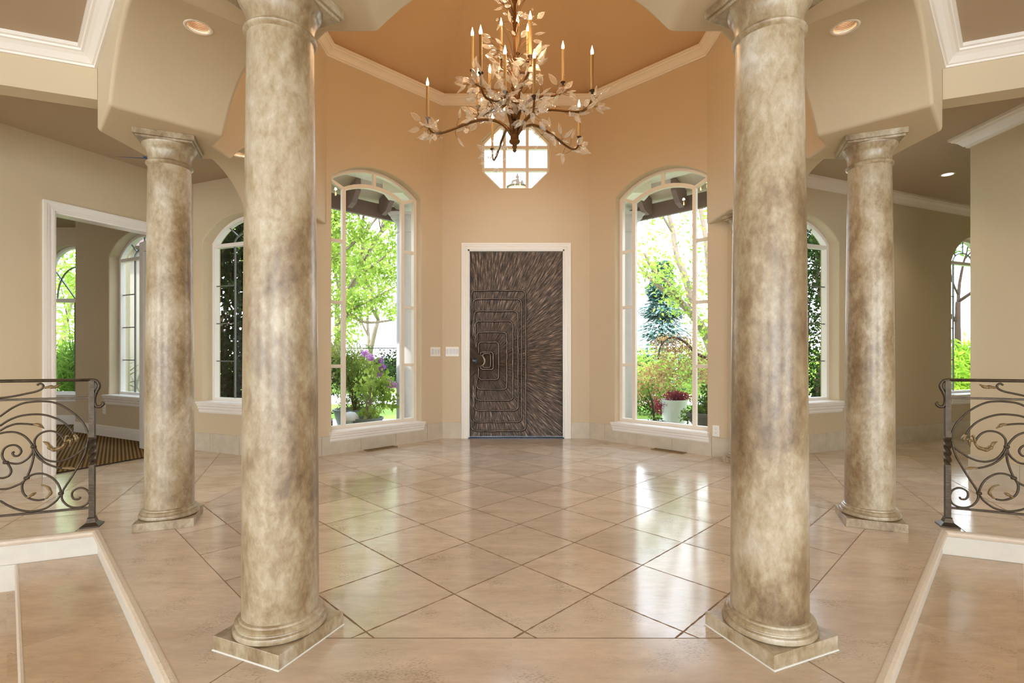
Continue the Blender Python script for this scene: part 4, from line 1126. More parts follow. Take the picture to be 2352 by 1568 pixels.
# recessed lights
def can(p, label, watts, visible_depth=True, col=(1.0, 0.80, 0.58)):
    root = empty('recessed_light', p); tag(root, label, 'ceiling light', 'recessed ceiling lights')
    x, y, z = p
    t = MB(); t.lathe([(0.050, 0.0), (0.0525, -0.004), (0.062, -0.005), (0.066, -0.002), (0.066, 0.0005), (0.050, 0.0005)], (x, y, z), 40, caps=False); a = [t.build('trim_ring', M['cream'], smooth=True, fixn=True)]
    if visible_depth:
        b = MB(); pr = []
        for i in range(9):
            pr += [(0.0505-0.0012*i, 0.0+0.008*i), (0.0475-0.0012*i, 0.004+0.008*i)]
        pr += [(0.036, 0.085), (0.002, 0.086)]
        b.lathe(pr, (x, y, z), 32, caps=False); a.append(b.build('baffle', simple('copper tinted baffle', srgb(214, 188, 164), 0.3, metal=0.3), smooth=False))
        l = MB(); l.lathe([(0.001, 0.062), (0.014, 0.064), (0.022, 0.070), (0.024, 0.078), (0.024, 0.085)], (x, y, z), 24, caps=False); a.append(l.build('bulb', M['glow'], smooth=True))
    else:
        b = MB(); b.lathe([(0.050, -0.0015), (0.03, -0.003), (0.001, -0.004)], (x, y, z), 32, caps=False); a.append(b.build('bulb', M['glow'], smooth=True))
    adopt(root, *a)
    L = bpy.data.lights.new('recessed_lamp', 'SPOT'); L.energy = watts; L.color = col; L.spot_size = R(110); L.spot_blend = 0.7; L.shadow_soft_size = 0.035
    lo = bpy.data.objects.new('recessed_lamp', L); COL.objects.link(lo); lo.location = (x, y, z-0.012 if not visible_depth else z+0.02)
    lo.parent = root; lo.matrix_parent_inverse = Matrix.Translation(root.location).inverted()
CANW = 22
can(CANS[0], 'lit recessed light in the arch above the left railing column', CANW)
can(CANS[1], 'lit recessed light in the arch above the right railing column', CANW)
can(CANS[2], 'recessed light in the left side arch, partly behind the front left column', CANW)
can(CANS[3], 'recessed light in the right side arch, behind the front right column', CANW)
can(CANS[4], 'recessed light in the front arch above the viewer', CANW)
def hole_can(p, label, w): can(p, label, w, visible_depth=False)
hole_can(Vector((4.70, 5.45, ZH)), 'recessed light in the right hall ceiling near the pale wall', 26)
hole_can(Vector((3.36, 4.75, ZH)), 'recessed light in the right hall ceiling behind the column capital', 26)
hole_can(Vector((-3.1, 4.7, ZH)), 'recessed light in the left hall ceiling, out of sight behind the front column', 26)
hole_can(Vector((-6.2, 5.6, ZH)), 'recessed light in the side room ceiling', 16)

# ================================================================= CHANDELIER
CH = Vector((0.022, 4.24, 0))
rg = random.Random(11)
chand = empty('chandelier', (CH.x, CH.y, 2.79)); tag(chand, 'gilt branch chandelier with crystal leaves and candle bulbs hanging in the rotunda', 'chandelier')
cparts = []
st = MB()
st.lathe([(0.004, 2.785), (0.012, 2.79), (0.017, 2.80), (0.012, 2.812), (0.016, 2.818), (0.022, 2.828), (0.018, 2.84), (0.02, 2.85), (0.040, 2.862), (0.048, 2.876), (0.044, 2.886), (0.036, 2.892), (0.036, 3.02), (0.040, 3.03), (0.024, 3.05), (0.010, 3.06), (0.010, 3.22), (0.02, 3.235), (0.026, 3.26), (0.016, 3.285), (0.028, 3.31), (0.034, 3.325), (0.018, 3.34), (0.012, 3.36), (0.012, 3.74), (0.024, 3.76), (0.014, 3.79), (0.012, 4.03), (0.018, 4.04), (0.026, 4.06), (0.030, 4.085), (0.022, 4.11), (0.012, 4.13), (0.008, 4.15)], (CH.x, CH.y, 0), 20)
cparts.append(st.build('stem', M['gold'], smooth=True, auto=45))
hc = MB(); z = 4.15
while z < 6.05:
    k = int((z-4.15)/0.034)
    a = PI/2*(k % 2); pts = [(CH.x + 0.010*math.cos(q)*math.cos(a), CH.y + 0.010*math.cos(q)*math.sin(a), z+0.02+0.02*math.sin(q)) for q in [2*PI*i/10 for i in range(11)]]
    hc.tube(pts, 0.0025, 5, caps=False); z += 0.034
cparts.append(hc.build('hanging_chain', M['cup']))
hb = MB(); hb.lathe([(0.07, 6.06), (0.06, 6.04), (0.03, 6.02), (0.008, 6.01)], (CH.x, CH.y, 0), 20); cparts.append(hb.build('ceiling_canopy', M['gold']))
bd = MB(); bd.lathe([(0.001, 2.755), (0.009, 2.76), (0.013, 2.77), (0.009, 2.78), (0.001, 2.786)], (CH.x, CH.y, 0), 12); cparts.append(bd.build('crystal_drop', M['crystal'], smooth=True))

def crystal(mb, base, direc, L, w):
    d = Vector(direc).normalized(); u = d.cross(Vector((rg.uniform(-1, 1), rg.uniform(-1, 1), rg.uniform(-1, 1)))).normalized(); v = d.cross(u)
    rings = [(0.0, 0.06), (0.12, 0.55), (0.30, 0.95), (0.48, 1.0), (0.70, 0.70), (0.88, 0.28), (1.0, 0.02)]
    vs = []
    for k, s in rings:
        for q in range(6):
            a = 2*PI*q/6; vs.append(Vector(base) + d*(L*k) + u*(w*0.5*s*math.cos(a)) + v*(w*0.24*s*math.sin(a)))
    fs = [(i*6+q, i*6+(q+1) % 6, (i+1)*6+(q+1) % 6, (i+1)*6+q) for i in range(6) for q in range(6)] + [(5,4,3,2,1,0), tuple(36+q for q in range(6))]
    mb.add(vs, fs)
def ball(mb, c, r):
    mb.lathe([(0.001, -r), (r*0.7, -r*0.7), (r, 0), (r*0.7, r*0.7), (0.001, r)], c, 8)
def bez(p, n):
    out = []
    for i in range(n+1):
        t = i/n; a = (1-t)
        out.append(p[0]*a**3 + p[1]*3*a*a*t + p[2]*3*a*t*t + p[3]*t**3)
    return out
def ray(px, py, D): return Vector(((px-1176)*D/FPX, D, 1.1 + (811-py)*D/FPX))
# (cup position measured on the photograph and its depth, tier)
CUPS = [(982, 272, 4.45, 0), (1360, 209, 4.0, 0), (1330, 315, 4.85, 0), (1131, 343, 5.03, 0), (1104, 168, 3.76, 0), (1227, 222, 3.82, 0),
        (1293, 190, 4.33, 1), (1085, 163, 4.17, 1), (1218, 130, 3.97, 1), (1098, 245, 4.72, 1), (1160, 212, 3.85, 1), (1125, 237, 4.66, 1),
        (1151, 130, 4.50, 2), (1189, 124, 4.44, 2), (1212, 142, 4.55, 2)]
loose = MB(); twig_all = []
spare = 0
for ci, (px, py, D, tier) in enumerate(CUPS):
    c = ray(px, py, D); hz = (2.93, 3.05, 3.36)[tier]
    p0 = Vector((CH.x, CH.y, hz)); rad = Vector((c.x-CH.x, c.y-CH.y, 0)); L = rad.length; dr = rad.normalized()
    p0 = p0 + dr*0.025
    if tier == 0:
        p1 = p0 + dr*L*0.28 + Vector((0, 0, 0.42)); p2 = Vector((c.x, c.y, c.z)) - dr*L*0.02 + Vector((0, 0, -0.38))
    elif tier == 1:
        p1 = p0 + dr*L*0.15 + Vector((0, 0, 0.36)); p2 = c + Vector((0, 0, -0.22)) + dr*L*0.08
    else:
        p1 = p0 + dr*L*0.1 + Vector((0, 0, 0.25)); p2 = c + Vector((0, 0, -0.2)) + dr*0.05
    pts = bez([p0, p1, p2, c + Vector((0, 0, -0.012))], 22)
    am = MB(); am.tube(pts, [0.0145-0.0065*i/22 for i in range(23)], 7)
    leaves = []
    nl = (24, 18, 11)[tier]
    for q in range(nl):
        k = rg.uniform(0.28, 1.0) if q > 3 else rg.uniform(0.86, 1.0)
        b = pts[min(22, int(k*22))]
        o = Vector((rg.uniform(-1, 1), rg.uniform(-1, 1), rg.uniform(-0.95, 0.7)))
        o = (o + dr*0.45).normalized(); ln = rg.uniform(0.035, 0.095)
        tip = b + o*ln; mid = b + o*ln*0.5 + Vector((0, 0, rg.uniform(-0.02, 0.02))) + dr*0.01
        am.tube(bez([b, mid, mid, tip], 5), 0.0017, 4, caps=False)
        leaves.append((tip, (o + Vector((rg.uniform(-.5, .5), rg.uniform(-.5, .5), rg.uniform(-.2, .5)))).normalized()))
    for q in range(3):
        b = pts[rg.randint(8, 22)]; o = Vector((rg.uniform(-1, 1), rg.uniform(-1, 1), rg.uniform(-0.4, 1))).normalized()*rg.uniform(0.05, 0.1)
        am.tube([b, b+o*0.5+Vector((0, 0, 0.006)), b+o], 0.0014, 4, caps=False); ball(loose, b+o, 0.0085)
    arm = am.build('arm', M['gold'], smooth=True); cparts.append(arm)
    cu = MB(); cu.lathe([(0.006, -0.03), (0.010, -0.022), (0.009, -0.012), (0.020, -0.002), (0.024, 0.004), (0.022, 0.006), (0.010, 0.003)], c, 14); k1 = cu.build('candle_cup', M['cup'], smooth=True)
    hgt = 0.285 if tier < 2 else 0.27
    sl = MB(); sl.lathe([(0.0125, 0.003), (0.0125, hgt), (0.010, hgt+0.002)], c, 14); k2 = sl.build('candle_sleeve', M['wax'], smooth=True, auto=50)
    fb = MB(); fb.lathe([(0.004, 0), (0.010, 0.008), (0.0125, 0.02), (0.011, 0.034), (0.006, 0.052), (0.0025, 0.066), (0.0005, 0.075)], (c.x, c.y, c.z+hgt), 12); k3 = fb.build('flame_bulb', M['flame'], smooth=True)
    sub = [k1, k2, k3]
    for li, (tp_, dv) in enumerate(leaves):
        Ln = rg.uniform(0.086, 0.122)
        if li < 6 + (ci < 10):
            cm = MB(); crystal(cm, tp_, dv, Ln, Ln*0.46); sub.append(cm.build('crystal_leaf', M['crystal']))
        else: crystal(loose, tp_, dv, Ln, Ln*0.46)
    for s_ in sub: s_.parent = arm
    pl = bpy.data.lights.new('candle_lamp', 'POINT'); pl.energy = 3.3; pl.color = (1.0, 0.66, 0.38); pl.shadow_soft_size = 0.02
    lo = bpy.data.objects.new('candle_lamp', pl); COL.objects.link(lo); lo.location = (c.x, c.y, c.z+hgt+0.10); lo.parent = arm
# sprays of leaves up the stem
tw = MB()
for q in range(62):
    z0 = rg.choice([3.05, 3.35, 3.5, 3.7, 3.8, 3.85]); b = Vector((CH.x, CH.y, z0))
    a = rg.uniform(0, 2*PI); rr = rg.uniform(0.07, 0.25)*(1.0 if z0 < 3.6 else 0.85); hh = rg.uniform(0.10, 0.34)
    tip = b + Vector((math.cos(a)*rr, math.sin(a)*rr, hh)); mid = b + Vector((math.cos(a)*rr*0.25, math.sin(a)*rr*0.25, hh*0.7))
    tw.tube(bez([b, mid, mid, tip], 7), 0.0019, 4, caps=False)
    if q % 6 == 5: ball(loose, tip, 0.010)
    else:
        crystal(loose, tip, (tip-mid) + Vector((rg.uniform(-.05, .05), rg.uniform(-.05, .05), rg.uniform(-.08, .03))), rg.uniform(0.07, 0.105), 0.042)
cparts.append(tw.build('leaf_spray_stems', M['gold'], smooth=True))
lo_ = loose.build('crystal_leaf', M['crystal']); lo_['kind'] = 'stuff'; cparts.append(lo_)
adopt(chand, *cparts)

# ================================================================= OUTSIDE
GZ = -0.15
o = flat('ground_lawn', [(-60, 6), (60, 6), (60, 120), (-60, 120)], GZ-0.03, M['lawn']); tag(o, 'sunlit lawn in front of the house', 'lawn', kind='structure')
o = slab('ground_porch', [(-3.4, 6.7), (3.5, 6.7), (3.5, 9.6), (-3.4, 9.6)], GZ-0.1, GZ, M['concrete']); tag(o, 'pale paved porch outside the entry', 'paving', kind='structure')
o = slab('ground_path', [(-30, 13.2), (40, 11.6), (40, 14.2), (-30, 16.4)], GZ-0.03, GZ-0.005, M['concrete']); tag(o, 'pale path crossing the lawn', 'path', kind='structure')
o = flat('ground_yard', [(-60, -60), (60, -60), (60, 5.999), (-60, 5.999)], -0.6, M['concrete']); tag(o, 'ground around the house', 'ground', kind='structure')

# eaves with rafter tails over the tall windows
def eave(W, sgn, label):
    u0, u1 = (-0.15, 1.95)
    def pp(u, z, o): return W.pt(u, z, o)
    root = empty('eave', W.pt(1.0, 3.3, 0.6)); tag(root, label, 'eave', kind='structure')
    a = []
    m = MB(); W.box(m, u0, u1, 3.40, 3.46, 0.2, 0.85); a.append(m.build('stucco_soffit', M['stucco']))
    m = MB(); m.add([pp(u0, 3.42, 0.85), pp(u1, 3.42, 0.85), pp(u1, 3.22, 1.5), pp(u0, 3.22, 1.5), pp(u0, 3.46, 0.85), pp(u1, 3.46, 0.85), pp(u1, 3.30, 1.5), pp(u0, 3.30, 1.5)], [(0,1,2,3), (7,6,5,4), (0,4,5,1), (1,5,6,2), (2,6,7,3), (3,7,4,0)]); a.append(m.build('soffit_board', M['soffit']))
    m = MB(); W.box(m, u0, u1, 3.04, 3.24, 1.20, 1.26); a.append(m.build('fascia_beam', M['beam']))
    for k in range(4):
        u = 0.2 + k*0.52
        m = MB(); q = [(0.86, 3.40), (1.17, 3.30), (1.19, 3.10), (1.10, 3.06), (0.98, 3.10), (0.86, 3.24)]
        vs = [pp(u-0.035, z, o_) for o_, z in q] + [pp(u+0.035, z, o_) for o_, z in q]
        m.add(vs, [tuple(range(6)), tuple(reversed(range(6, 12)))] + [(i, (i+1) % 6, 6+(i+1) % 6, 6+i) for i in range(6)]); a.append(m.build('rafter_tail', M['beam']))
    adopt(root, *a)
eave(NW, 1, 'dark brown eave with rafter tails outside the left tall window')
eave(NE, -1, 'dark brown eave with rafter tails outside the right tall window')
def porch_col(x, label):
    root = empty('porch_column', (x, 7.35, GZ)); tag(root, label, 'column', 'porch columns outside the entry')
    m = MB(); m.lathe([(0.17, 0), (0.17, 0.08), (0.15, 0.10), (0.148, 2.9), (0.135, 3.0)], n=40); m.build('shaft', M['porch_col'], root, smooth=True, auto=40)
    m = MB(); m.lathe([(0.135, 2.98), (0.15, 2.99), (0.15, 3.01), (0.137, 3.02), (0.14, 3.08), (0.165, 3.14), (0.17, 3.17)], n=40); m.build('capital', M['porch_col'], root, smooth=True, auto=40)
    m = MB(); m.box((0, 0, 3.19), (0.38, 0.38, 0.05)); m.box((0, 0, 3.235), (0.44, 0.44, 0.045)); m.build('abacus', M['porch_col'], root)
porch_col(-1.53, 'grey plaster porch column seen through the left tall window')
porch_col(1.66, 'grey plaster porch column seen through the right tall window')
m = MB()
for x in (-1.53, 1.66): m.box((x, 7.35, 3.36), (0.36, 1.35, 0.28))
m.box((0.05, 8.0, 5.75), (3.7, 2.6, 0.12))
m.box((-1.72, 7.9, 4.6), (0.08, 1.9, 2.25)); m.box((1.85, 7.9, 4.6), (0.08, 1.9, 2.25))
o = m.build('porch_roof', M['stucco']); tag(o, 'pale stucco porch roof carried by the porch columns', 'porch roof', kind='structure')
# hanging porch lantern
lan = empty('porch_lantern', (0.085, 8.0, 3.1)); tag(lan, 'bronze lantern hanging on a chain, seen through the octagonal window', 'lantern')
m = MB(); z = 3.99
while z < 5.68:
    k = int(z/0.032) % 2; a = PI/2*k
    m.tube([(0.010*math.cos(q)*math.cos(a), 0.010*math.cos(q)*math.sin(a), z-3.1+0.018*math.sin(q)) for q in [2*PI*i/8 for i in range(9)]], 0.003, 4, caps=False); z += 0.032
m.build('chain', M['iron_dark'], lan)
m = MB(); m.tube([(0.022*math.cos(q), 0, 0.865+0.022*math.sin(q)) for q in [2*PI*i/14 for i in range(15)]], 0.004, 5, caps=False); m.build('ring', M['iron_dark'], lan)
m = MB(); m.lathe([(0.17, 0.62), (0.175, 0.635), (0.12, 0.66), (0.10, 0.72), (0.03, 0.74), (0.018, 0.77), (0.03, 0.79), (0.012, 0.82), (0.006, 0.845)], n=24); m.build('cap', simple('weathered bronze', srgb(120, 108, 100), 0.5, metal=0.5), lan, smooth=True)
m = MB(); m.lathe([(0.02, 0.02), (0.10, 0.05), (0.13, 0.30), (0.15, 0.62)], n=24); m.build('lantern_body', simple('frosted lantern glass', srgb(214, 206, 190), 0.3), lan)
# wing wall outside the side room
m = MB(); m.box((-7.45, 10.2, 1.5), (1.7, 0.2, 3.4)); o = m.build('wall_outside_wing', M['wing']); struct(o, 'grey exterior wall seen through the side room window', 'wall')
m = MB(); m.box((-7.45, 10.0, 3.3), (1.9, 0.5, 0.25)); o = m.build('trim_8', M['beam']); struct(o, 'dark fascia on the exterior wing', 'fascia')

# ---------------------------------------------------------------- plants
def leafcloud(name, blobs, n, size, m, parent=None, seed=1, aspect=0.5, droop=0.0):
    r = random.Random(seed); v = []; f = []
    wts = [b[1]**2 for b in blobs]
    for i in range(n):
        b = r.choices(blobs, wts)[0]
        c = b[0]; R0 = b[1]; sq = b[2] if len(b) > 2 else 1.0
        d = Vector((r.gauss(0, 1), r.gauss(0, 1), r.gauss(0, 1))).normalized()*R0*(r.random()**0.45)
        p = Vector((c[0]+d.x, c[1]+d.y, c[2]+d.z*sq))
        a = Vector((r.uniform(-1, 1), r.uniform(-1, 1), r.uniform(-1, 1)-droop)).normalized()
        s = a.cross(Vector((r.uniform(-1, 1), r.uniform(-1, 1), r.uniform(-1, 1)))).normalized()
        L = size*r.uniform(0.6, 1.25); w = L*aspect*0.5; k = len(v)
        up = a.cross(s)*w*0.5
        v += [tuple(p), tuple(p + a*L*0.45 + s*w + up), tuple(p + a*L), tuple(p + a*L*0.45 - s*w + up)]
        f += [(k, k+1, k+2), (k, k+2, k+3)]
    return link_mesh(name, v, f, m, parent)
def limb(mb, p, d, L, r0, depth, rr, tips, kids=3, spread=0.75):
    pts = [p]; q = Vector(p); dd = Vector(d).normalized()
    for i in range(5):
        dd = (dd + Vector((rr.uniform(-.2, .2), rr.uniform(-.2, .2), rr.uniform(-.05, .18)))).normalized()
        q = q + dd*L/5; pts.append(q.copy())
    mb.tube(pts, [r0*(1-0.09*i) for i in range(6)], 7)
    if depth == 0: tips.append(q); tips.append(pts[3]); return
    for k in range(kids):
        j = rr.randint(2, 5) if k else 5
        nd_ = (dd + Vector((rr.uniform(-1, 1), rr.uniform(-1, 1), rr.uniform(-.25, .6)))*spread).normalized()
        limb(mb, pts[j], nd_, L*rr.uniform(0.6, 0.8), r0*0.55*(1-0.07*j)*1.2, depth-1, rr, tips, kids, spread)
def tree(x, y, H, label, leafm, barkm, n, size, seed, r0=0.12, lean=(0, 0), depth=3, blob=0.55, z0=GZ, group=None, kids=3, name='garden_tree', trunkf=0.38):
    rr = random.Random(seed); root = empty(name, (x, y, z0)); tag(root, label, 'tree', group)
    mb = MB(); tips = []
    limb(mb, Vector((0, 0, 0)), Vector((lean[0], lean[1], 1)), H*trunkf, r0, depth, rr, tips, kids)
    mb.build('trunk', barkm, root, smooth=True)
    leafcloud('foliage', [(t, blob, 0.7) for t in tips], n, size, leafm, root, seed)
    return root
maple = tree(-5.1, 13.5, 8.4, 'lime green maple spreading outside the left tall window', M['lf_lime'], M['bark'], 8200, 0.15, 5, 0.16, (0.22, 0), 3, 0.85, kids=4)
tree(-7.6, 26.5, 8.6, 'pale green tree further back beyond the left tall window', M['lf_lime'], M['bark'], 4000, 0.2, 9, 0.18, (0.1, 0), 3, 0.9, kids=3)
mb = MB(); MO = Vector((-5.1, 13.5, GZ))
for path in ([(770, 790), (800, 720), (850, 690), (915, 655)], [(775, 700), (815, 640), (870, 600), (930, 540)], [(760, 600), (810, 560), (850, 520), (880, 470)], [(800, 720), (840, 740), (900, 735)]):
    p_ = smoothc([tuple(ray(x_, y_, 12.4) - MO) for x_, y_ in path]); mb.tube(p_, [max(0.012, 0.05-0.003*i) for i in range(len(p_))], 6)
mb.build('branch', M['bark'], maple, smooth=True)
leafcloud('foliage', [(ray(x_, y_, 12.4) - MO, r_) for x_, y_, r_ in [(830, 540, .4), (885, 565, .35), (910, 520, .3), (850, 620, .45), (905, 640, .4), (820, 700, .45), (870, 690, .4), (910, 715, .3), (800, 760, .4), (780, 600, .5), (775, 500, .5), (890, 490, .25), (940, 600, .5), (960, 700, .4), (785, 690, .5)]], 5200, 0.12, M['lf_lime'], maple, 55)
# branchy tree seen through the right window
def branchy():
    root = empty('garden_tree', (5.9, 12.4, GZ)); tag(root, 'leaning pale barked tree with sparse leaves outside the right tall window', 'tree')
    O = Vector((5.9, 12.4, GZ)); mb = MB()
    def Wp(px, py, D): return ray(px, py, D) - O
    t1 = smoothc([tuple(Vector((0, 0, 0))), tuple(Wp(1650, 830, 12.3)), tuple(Wp(1622, 770, 12.2)), tuple(Wp(1590, 722, 12)), tuple(Wp(1550, 682, 12)), tuple(Wp(1510, 655, 12)), tuple(Wp(1475, 620, 12.1)), tuple(Wp(1462, 600, 12.2))])
    mb.tube(t1, [max(0.02, 0.17-0.0058*i) for i in range(len(t1))], 8)
    t2 = smoothc([tuple(Wp(1592, 725, 12)), tuple(Wp(1575, 640, 12)), tuple(Wp(1555, 590, 12.1)), tuple(Wp(1545, 530, 12.2)), tuple(Wp(1535, 490, 12.2)), tuple(Wp(1520, 430, 12.4)), tuple(Wp(1500, 330, 12.5))])
    mb.tube(t2, [max(0.02, 0.085-0.0025*i) for i in range(len(t2))], 7)
    t3 = smoothc([tuple(Wp(1545, 535, 12.2)), tuple(Wp(1525, 500, 12)), tuple(Wp(1515, 470, 12))]); mb.tube(t3, 0.03, 6)
    t4 = smoothc([tuple(Wp(1640, 800, 12.3)), tuple(Wp(1622, 560, 12.6)), tuple(Wp(1608, 470, 12.6)), tuple(Wp(1600, 380, 12.6))]); mb.tube(t4, 0.06, 6)
    t5 = smoothc([tuple(Wp(1590, 722, 12)), tuple(Wp(1530, 645, 11.8)), tuple(Wp(1500, 620, 11.8)), tuple(Wp(1480, 580, 11.7))]); mb.tube(t5, 0.035, 6)
    mb.build('trunk', M['bark'], root, smooth=True)
    bl = []
    rr = random.Random(4)
    for t in (t1[8:], t2, t4[4:], t5):
        for p in t[::2]:
            bl.append((Vector(p) + Vector((rr.uniform(-.4, .4), rr.uniform(-.5, .5), rr.uniform(-.3, .4))), 0.42))
    leafcloud('foliage', bl, 1500, 0.13, M['lf_lime'], root, 3)
branchy()
def conifer(x, y, H, Rb, label, m, n, seed, size=0.2, group=None, z0=GZ, dens=1.0):
    root = empty('conifer', (x, y, z0)); tag(root, label, 'tree', group)
    t = MB(); t.tube([(0, 0, 0), (0, 0, H)], [0.07, 0.02], 6); t.build('trunk', M['bark_dark'], root)
    r = random.Random(seed); v = []; f = []
    for i in range(n):
        k = r.random()**0.8; z = H*(0.06 + 0.94*k); Rz = Rb*(1-k)*(0.75+0.25*math.sin(z*9)) + 0.05
        a = r.uniform(0, 2*PI); q = Rz*math.sqrt(r.random()); p = Vector((q*math.cos(a), q*math.sin(a), z - q*0.25))
        d = Vector((math.cos(a), math.sin(a), r.uniform(-.5, .2))).normalized(); s = d.cross(Vector((0, 0, 1))).normalized(); L = size*r.uniform(.6, 1.2); w = L*0.14; b = len(v)
        v += [tuple(p), tuple(p+d*L*.5+s*w), tuple(p+d*L), tuple(p+d*L*.5-s*w)]; f += [(b, b+1, b+2), (b, b+2, b+3)]
    link_mesh('foliage', v, f, m, root)
conifer(5.35, 18.0, 4.5, 2.1, 'blue green spruce in the middle of the right tall window', M['lf_spruce'], 9500, 2, 0.34)
def bush(x, y, z, blobs, label, m, n, size, seed, stem=True, name='garden_shrub', cat='shrub', aspect=0.5, droop=0.0, barkm='bark_dark', group=None):
    root = empty(name, (x, y, z)); tag(root, label, cat, group)
    if stem:
        mb = MB()
        for c in blobs: mb.tube([(0, 0, 0), (c[0][0]*0.35, c[0][1]*0.35, c[0][2]*0.6), c[0]], [0.018, 0.012, 0.005], 5)
        mb.build('stems', M[barkm], root)
    leafcloud('foliage', blobs, n, size, m, root, seed, aspect, droop)
    return root
# dark conifer filling the left hall window
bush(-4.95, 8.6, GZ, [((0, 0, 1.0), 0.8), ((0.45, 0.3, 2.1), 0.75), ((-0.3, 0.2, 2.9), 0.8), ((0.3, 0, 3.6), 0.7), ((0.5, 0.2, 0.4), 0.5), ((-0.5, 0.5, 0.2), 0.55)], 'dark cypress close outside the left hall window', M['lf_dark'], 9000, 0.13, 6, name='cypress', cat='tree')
m = bpy.data.objects['cypress']; mb = MB(); rr = random.Random(2); tp_ = []
limb(mb, Vector((0.1, 0, 0)), Vector((0, 0, 1)), 1.6, 0.09, 3, rr, tp_, 4); mb.build('branches', M['bark_dark'], m)
tree(-8.2, 14.6, 6.8, 'bright green tree behind the dark cypress outside the left hall', M['lf_green'], M['bark_dark'], 5000, 0.16, 21, 0.1, depth=3, blob=0.7)
# dark tree in the right hall window
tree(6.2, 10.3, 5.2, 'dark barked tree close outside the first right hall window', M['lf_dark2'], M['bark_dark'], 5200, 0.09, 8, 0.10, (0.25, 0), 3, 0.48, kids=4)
bush(8.6, 9.6, GZ, [((0, 0, 0.75), 0.55), ((0.35, 0.2, 1.15), 0.45), ((-0.3, 0.1, 0.45), 0.45)], 'yellow green bamboo clump outside the far right window', M['lf_bamboo'], 2600, 0.26, 12, name='bamboo_clump', cat='bamboo', aspect=0.16, droop=0.4)
tree(11.9, 13.5, 7.0, 'airy green tree beyond the bamboo outside the far right window', M['lf_green'], M['bark_dark'], 4200, 0.16, 31, 0.1, depth=3, blob=0.6)
# side room view
tree(-12.6, 14.2, 7.0, 'pale leafy tree outside the far side room window', M['lf_lime'], M['bark'], 5200, 0.17, 41, 0.12, depth=3, blob=0.7)
bush(-7.6, 9.0, GZ, [((0, 0, 0.8), 0.5), ((-0.4, 0.2, 1.0), 0.4)], 'spiky shrub outside the far side room window', M['lf_green'], 1200, 0.4, 14, name='spiky_shrub', aspect=0.08)
# hedges
bush(3.0, 10.6, GZ, [((-0.3, 0, 0.3), 0.42), ((0.15, 0, 0.3), 0.42), ((-0.8, 0, 0.28), 0.4)], 'clipped green hedge beyond the right tall window', M['lf_green'], 3000, 0.07, 15, name='hedge', cat='hedge')
bush(4.75, 10.5, GZ, [((0, 0, 1.0), 0.55), ((0.5, 0.1, 1.35), 0.5), ((-0.4, 0.1, 0.7), 0.45), ((0.6, 0, 0.7), 0.5)], 'dusky brown leaved shrub with an arching branch outside the right tall window', M['lf_brown'], 4200, 0.08, 16)
m = MB(); pts = smoothc([tuple(ray(1512, 825, 9.6)), tuple(ray(1517, 795, 9.6)), tuple(ray(1532, 778, 9.6)), tuple(ray(1552, 775, 9.6)), tuple(ray(1575, 787, 9.6)), tuple(ray(1600, 812, 9.6)), tuple(ray(1640, 842, 9.6)), (4.1, 9.9, GZ)])
sh = m.tube(pts, [0.012+0.0009*i for i in range(len(pts))], 6).build('arching_branch', M['bark_dark'], smooth=True)
wp = empty('weeping_tree', (4.1, 9.9, GZ)); tag(wp, 'small weeping tree with a dark arched branch in the right tall window', 'tree'); adopt(wp, sh)
lc = leafcloud('foliage', [(ray(1530, 860, 9.6)-wp.location, 0.4), (ray(1530, 800, 9.6)-wp.location, 0.3), (ray(1575, 800, 9.6)-wp.location, 0.3), (ray(1480, 880, 9.8)-wp.location, 0.45), (ray(1610, 840, 9.6)-wp.location, 0.35)], 2600, 0.06, M['lf_brown'], wp, 51)
bush(6.2, 13.9, GZ, [((0, 0, 0.8), 1.0), ((1.2, 0.2, 1.0), 1.1), ((-1.3, 0, 0.7), 0.9), ((-2.4, 0, 0.7), 0.8)], 'yellow green shrub border behind the right tall window', M['lf_lime'], 7000, 0.12, 17)
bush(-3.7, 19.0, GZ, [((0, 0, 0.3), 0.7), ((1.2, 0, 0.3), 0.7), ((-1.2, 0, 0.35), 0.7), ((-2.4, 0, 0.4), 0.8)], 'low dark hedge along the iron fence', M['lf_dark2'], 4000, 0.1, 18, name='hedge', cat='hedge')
# fence
fc = empty('iron_fence', (-4.5, 20.2, GZ)); tag(fc, 'dark iron picket fence far behind the left tall window', 'fence')
m = MB()
for k in range(60): m.box((-3.6+0.12*k, 0, 0.78), (0.018, 0.018, 1.56))
m.build('pickets', M['iron_dark'], fc); m = MB(); m.box((0, 0, 1.45), (7.3, 0.03, 0.04)); m.box((0, 0, 0.15), (7.3, 0.03, 0.04)); m.build('rails', M['iron_dark'], fc)
fc2 = empty('rail_fence', (4.2, 15.35, GZ)); tag(fc2, 'white two rail fence behind the right tall window', 'fence')
m = MB(); m.box((0, 0, 1.45), (5.5, 0.04, 0.05)); m.box((0, 0, 1.25), (5.5, 0.04, 0.05)); m.build('rails', M['white'], fc2)
m = MB()
for k in range(4): m.box((-2.6+1.7*k, 0.03, 0.75), (0.08, 0.05, 1.5))
m.build('fence_posts', M['white'], fc2)
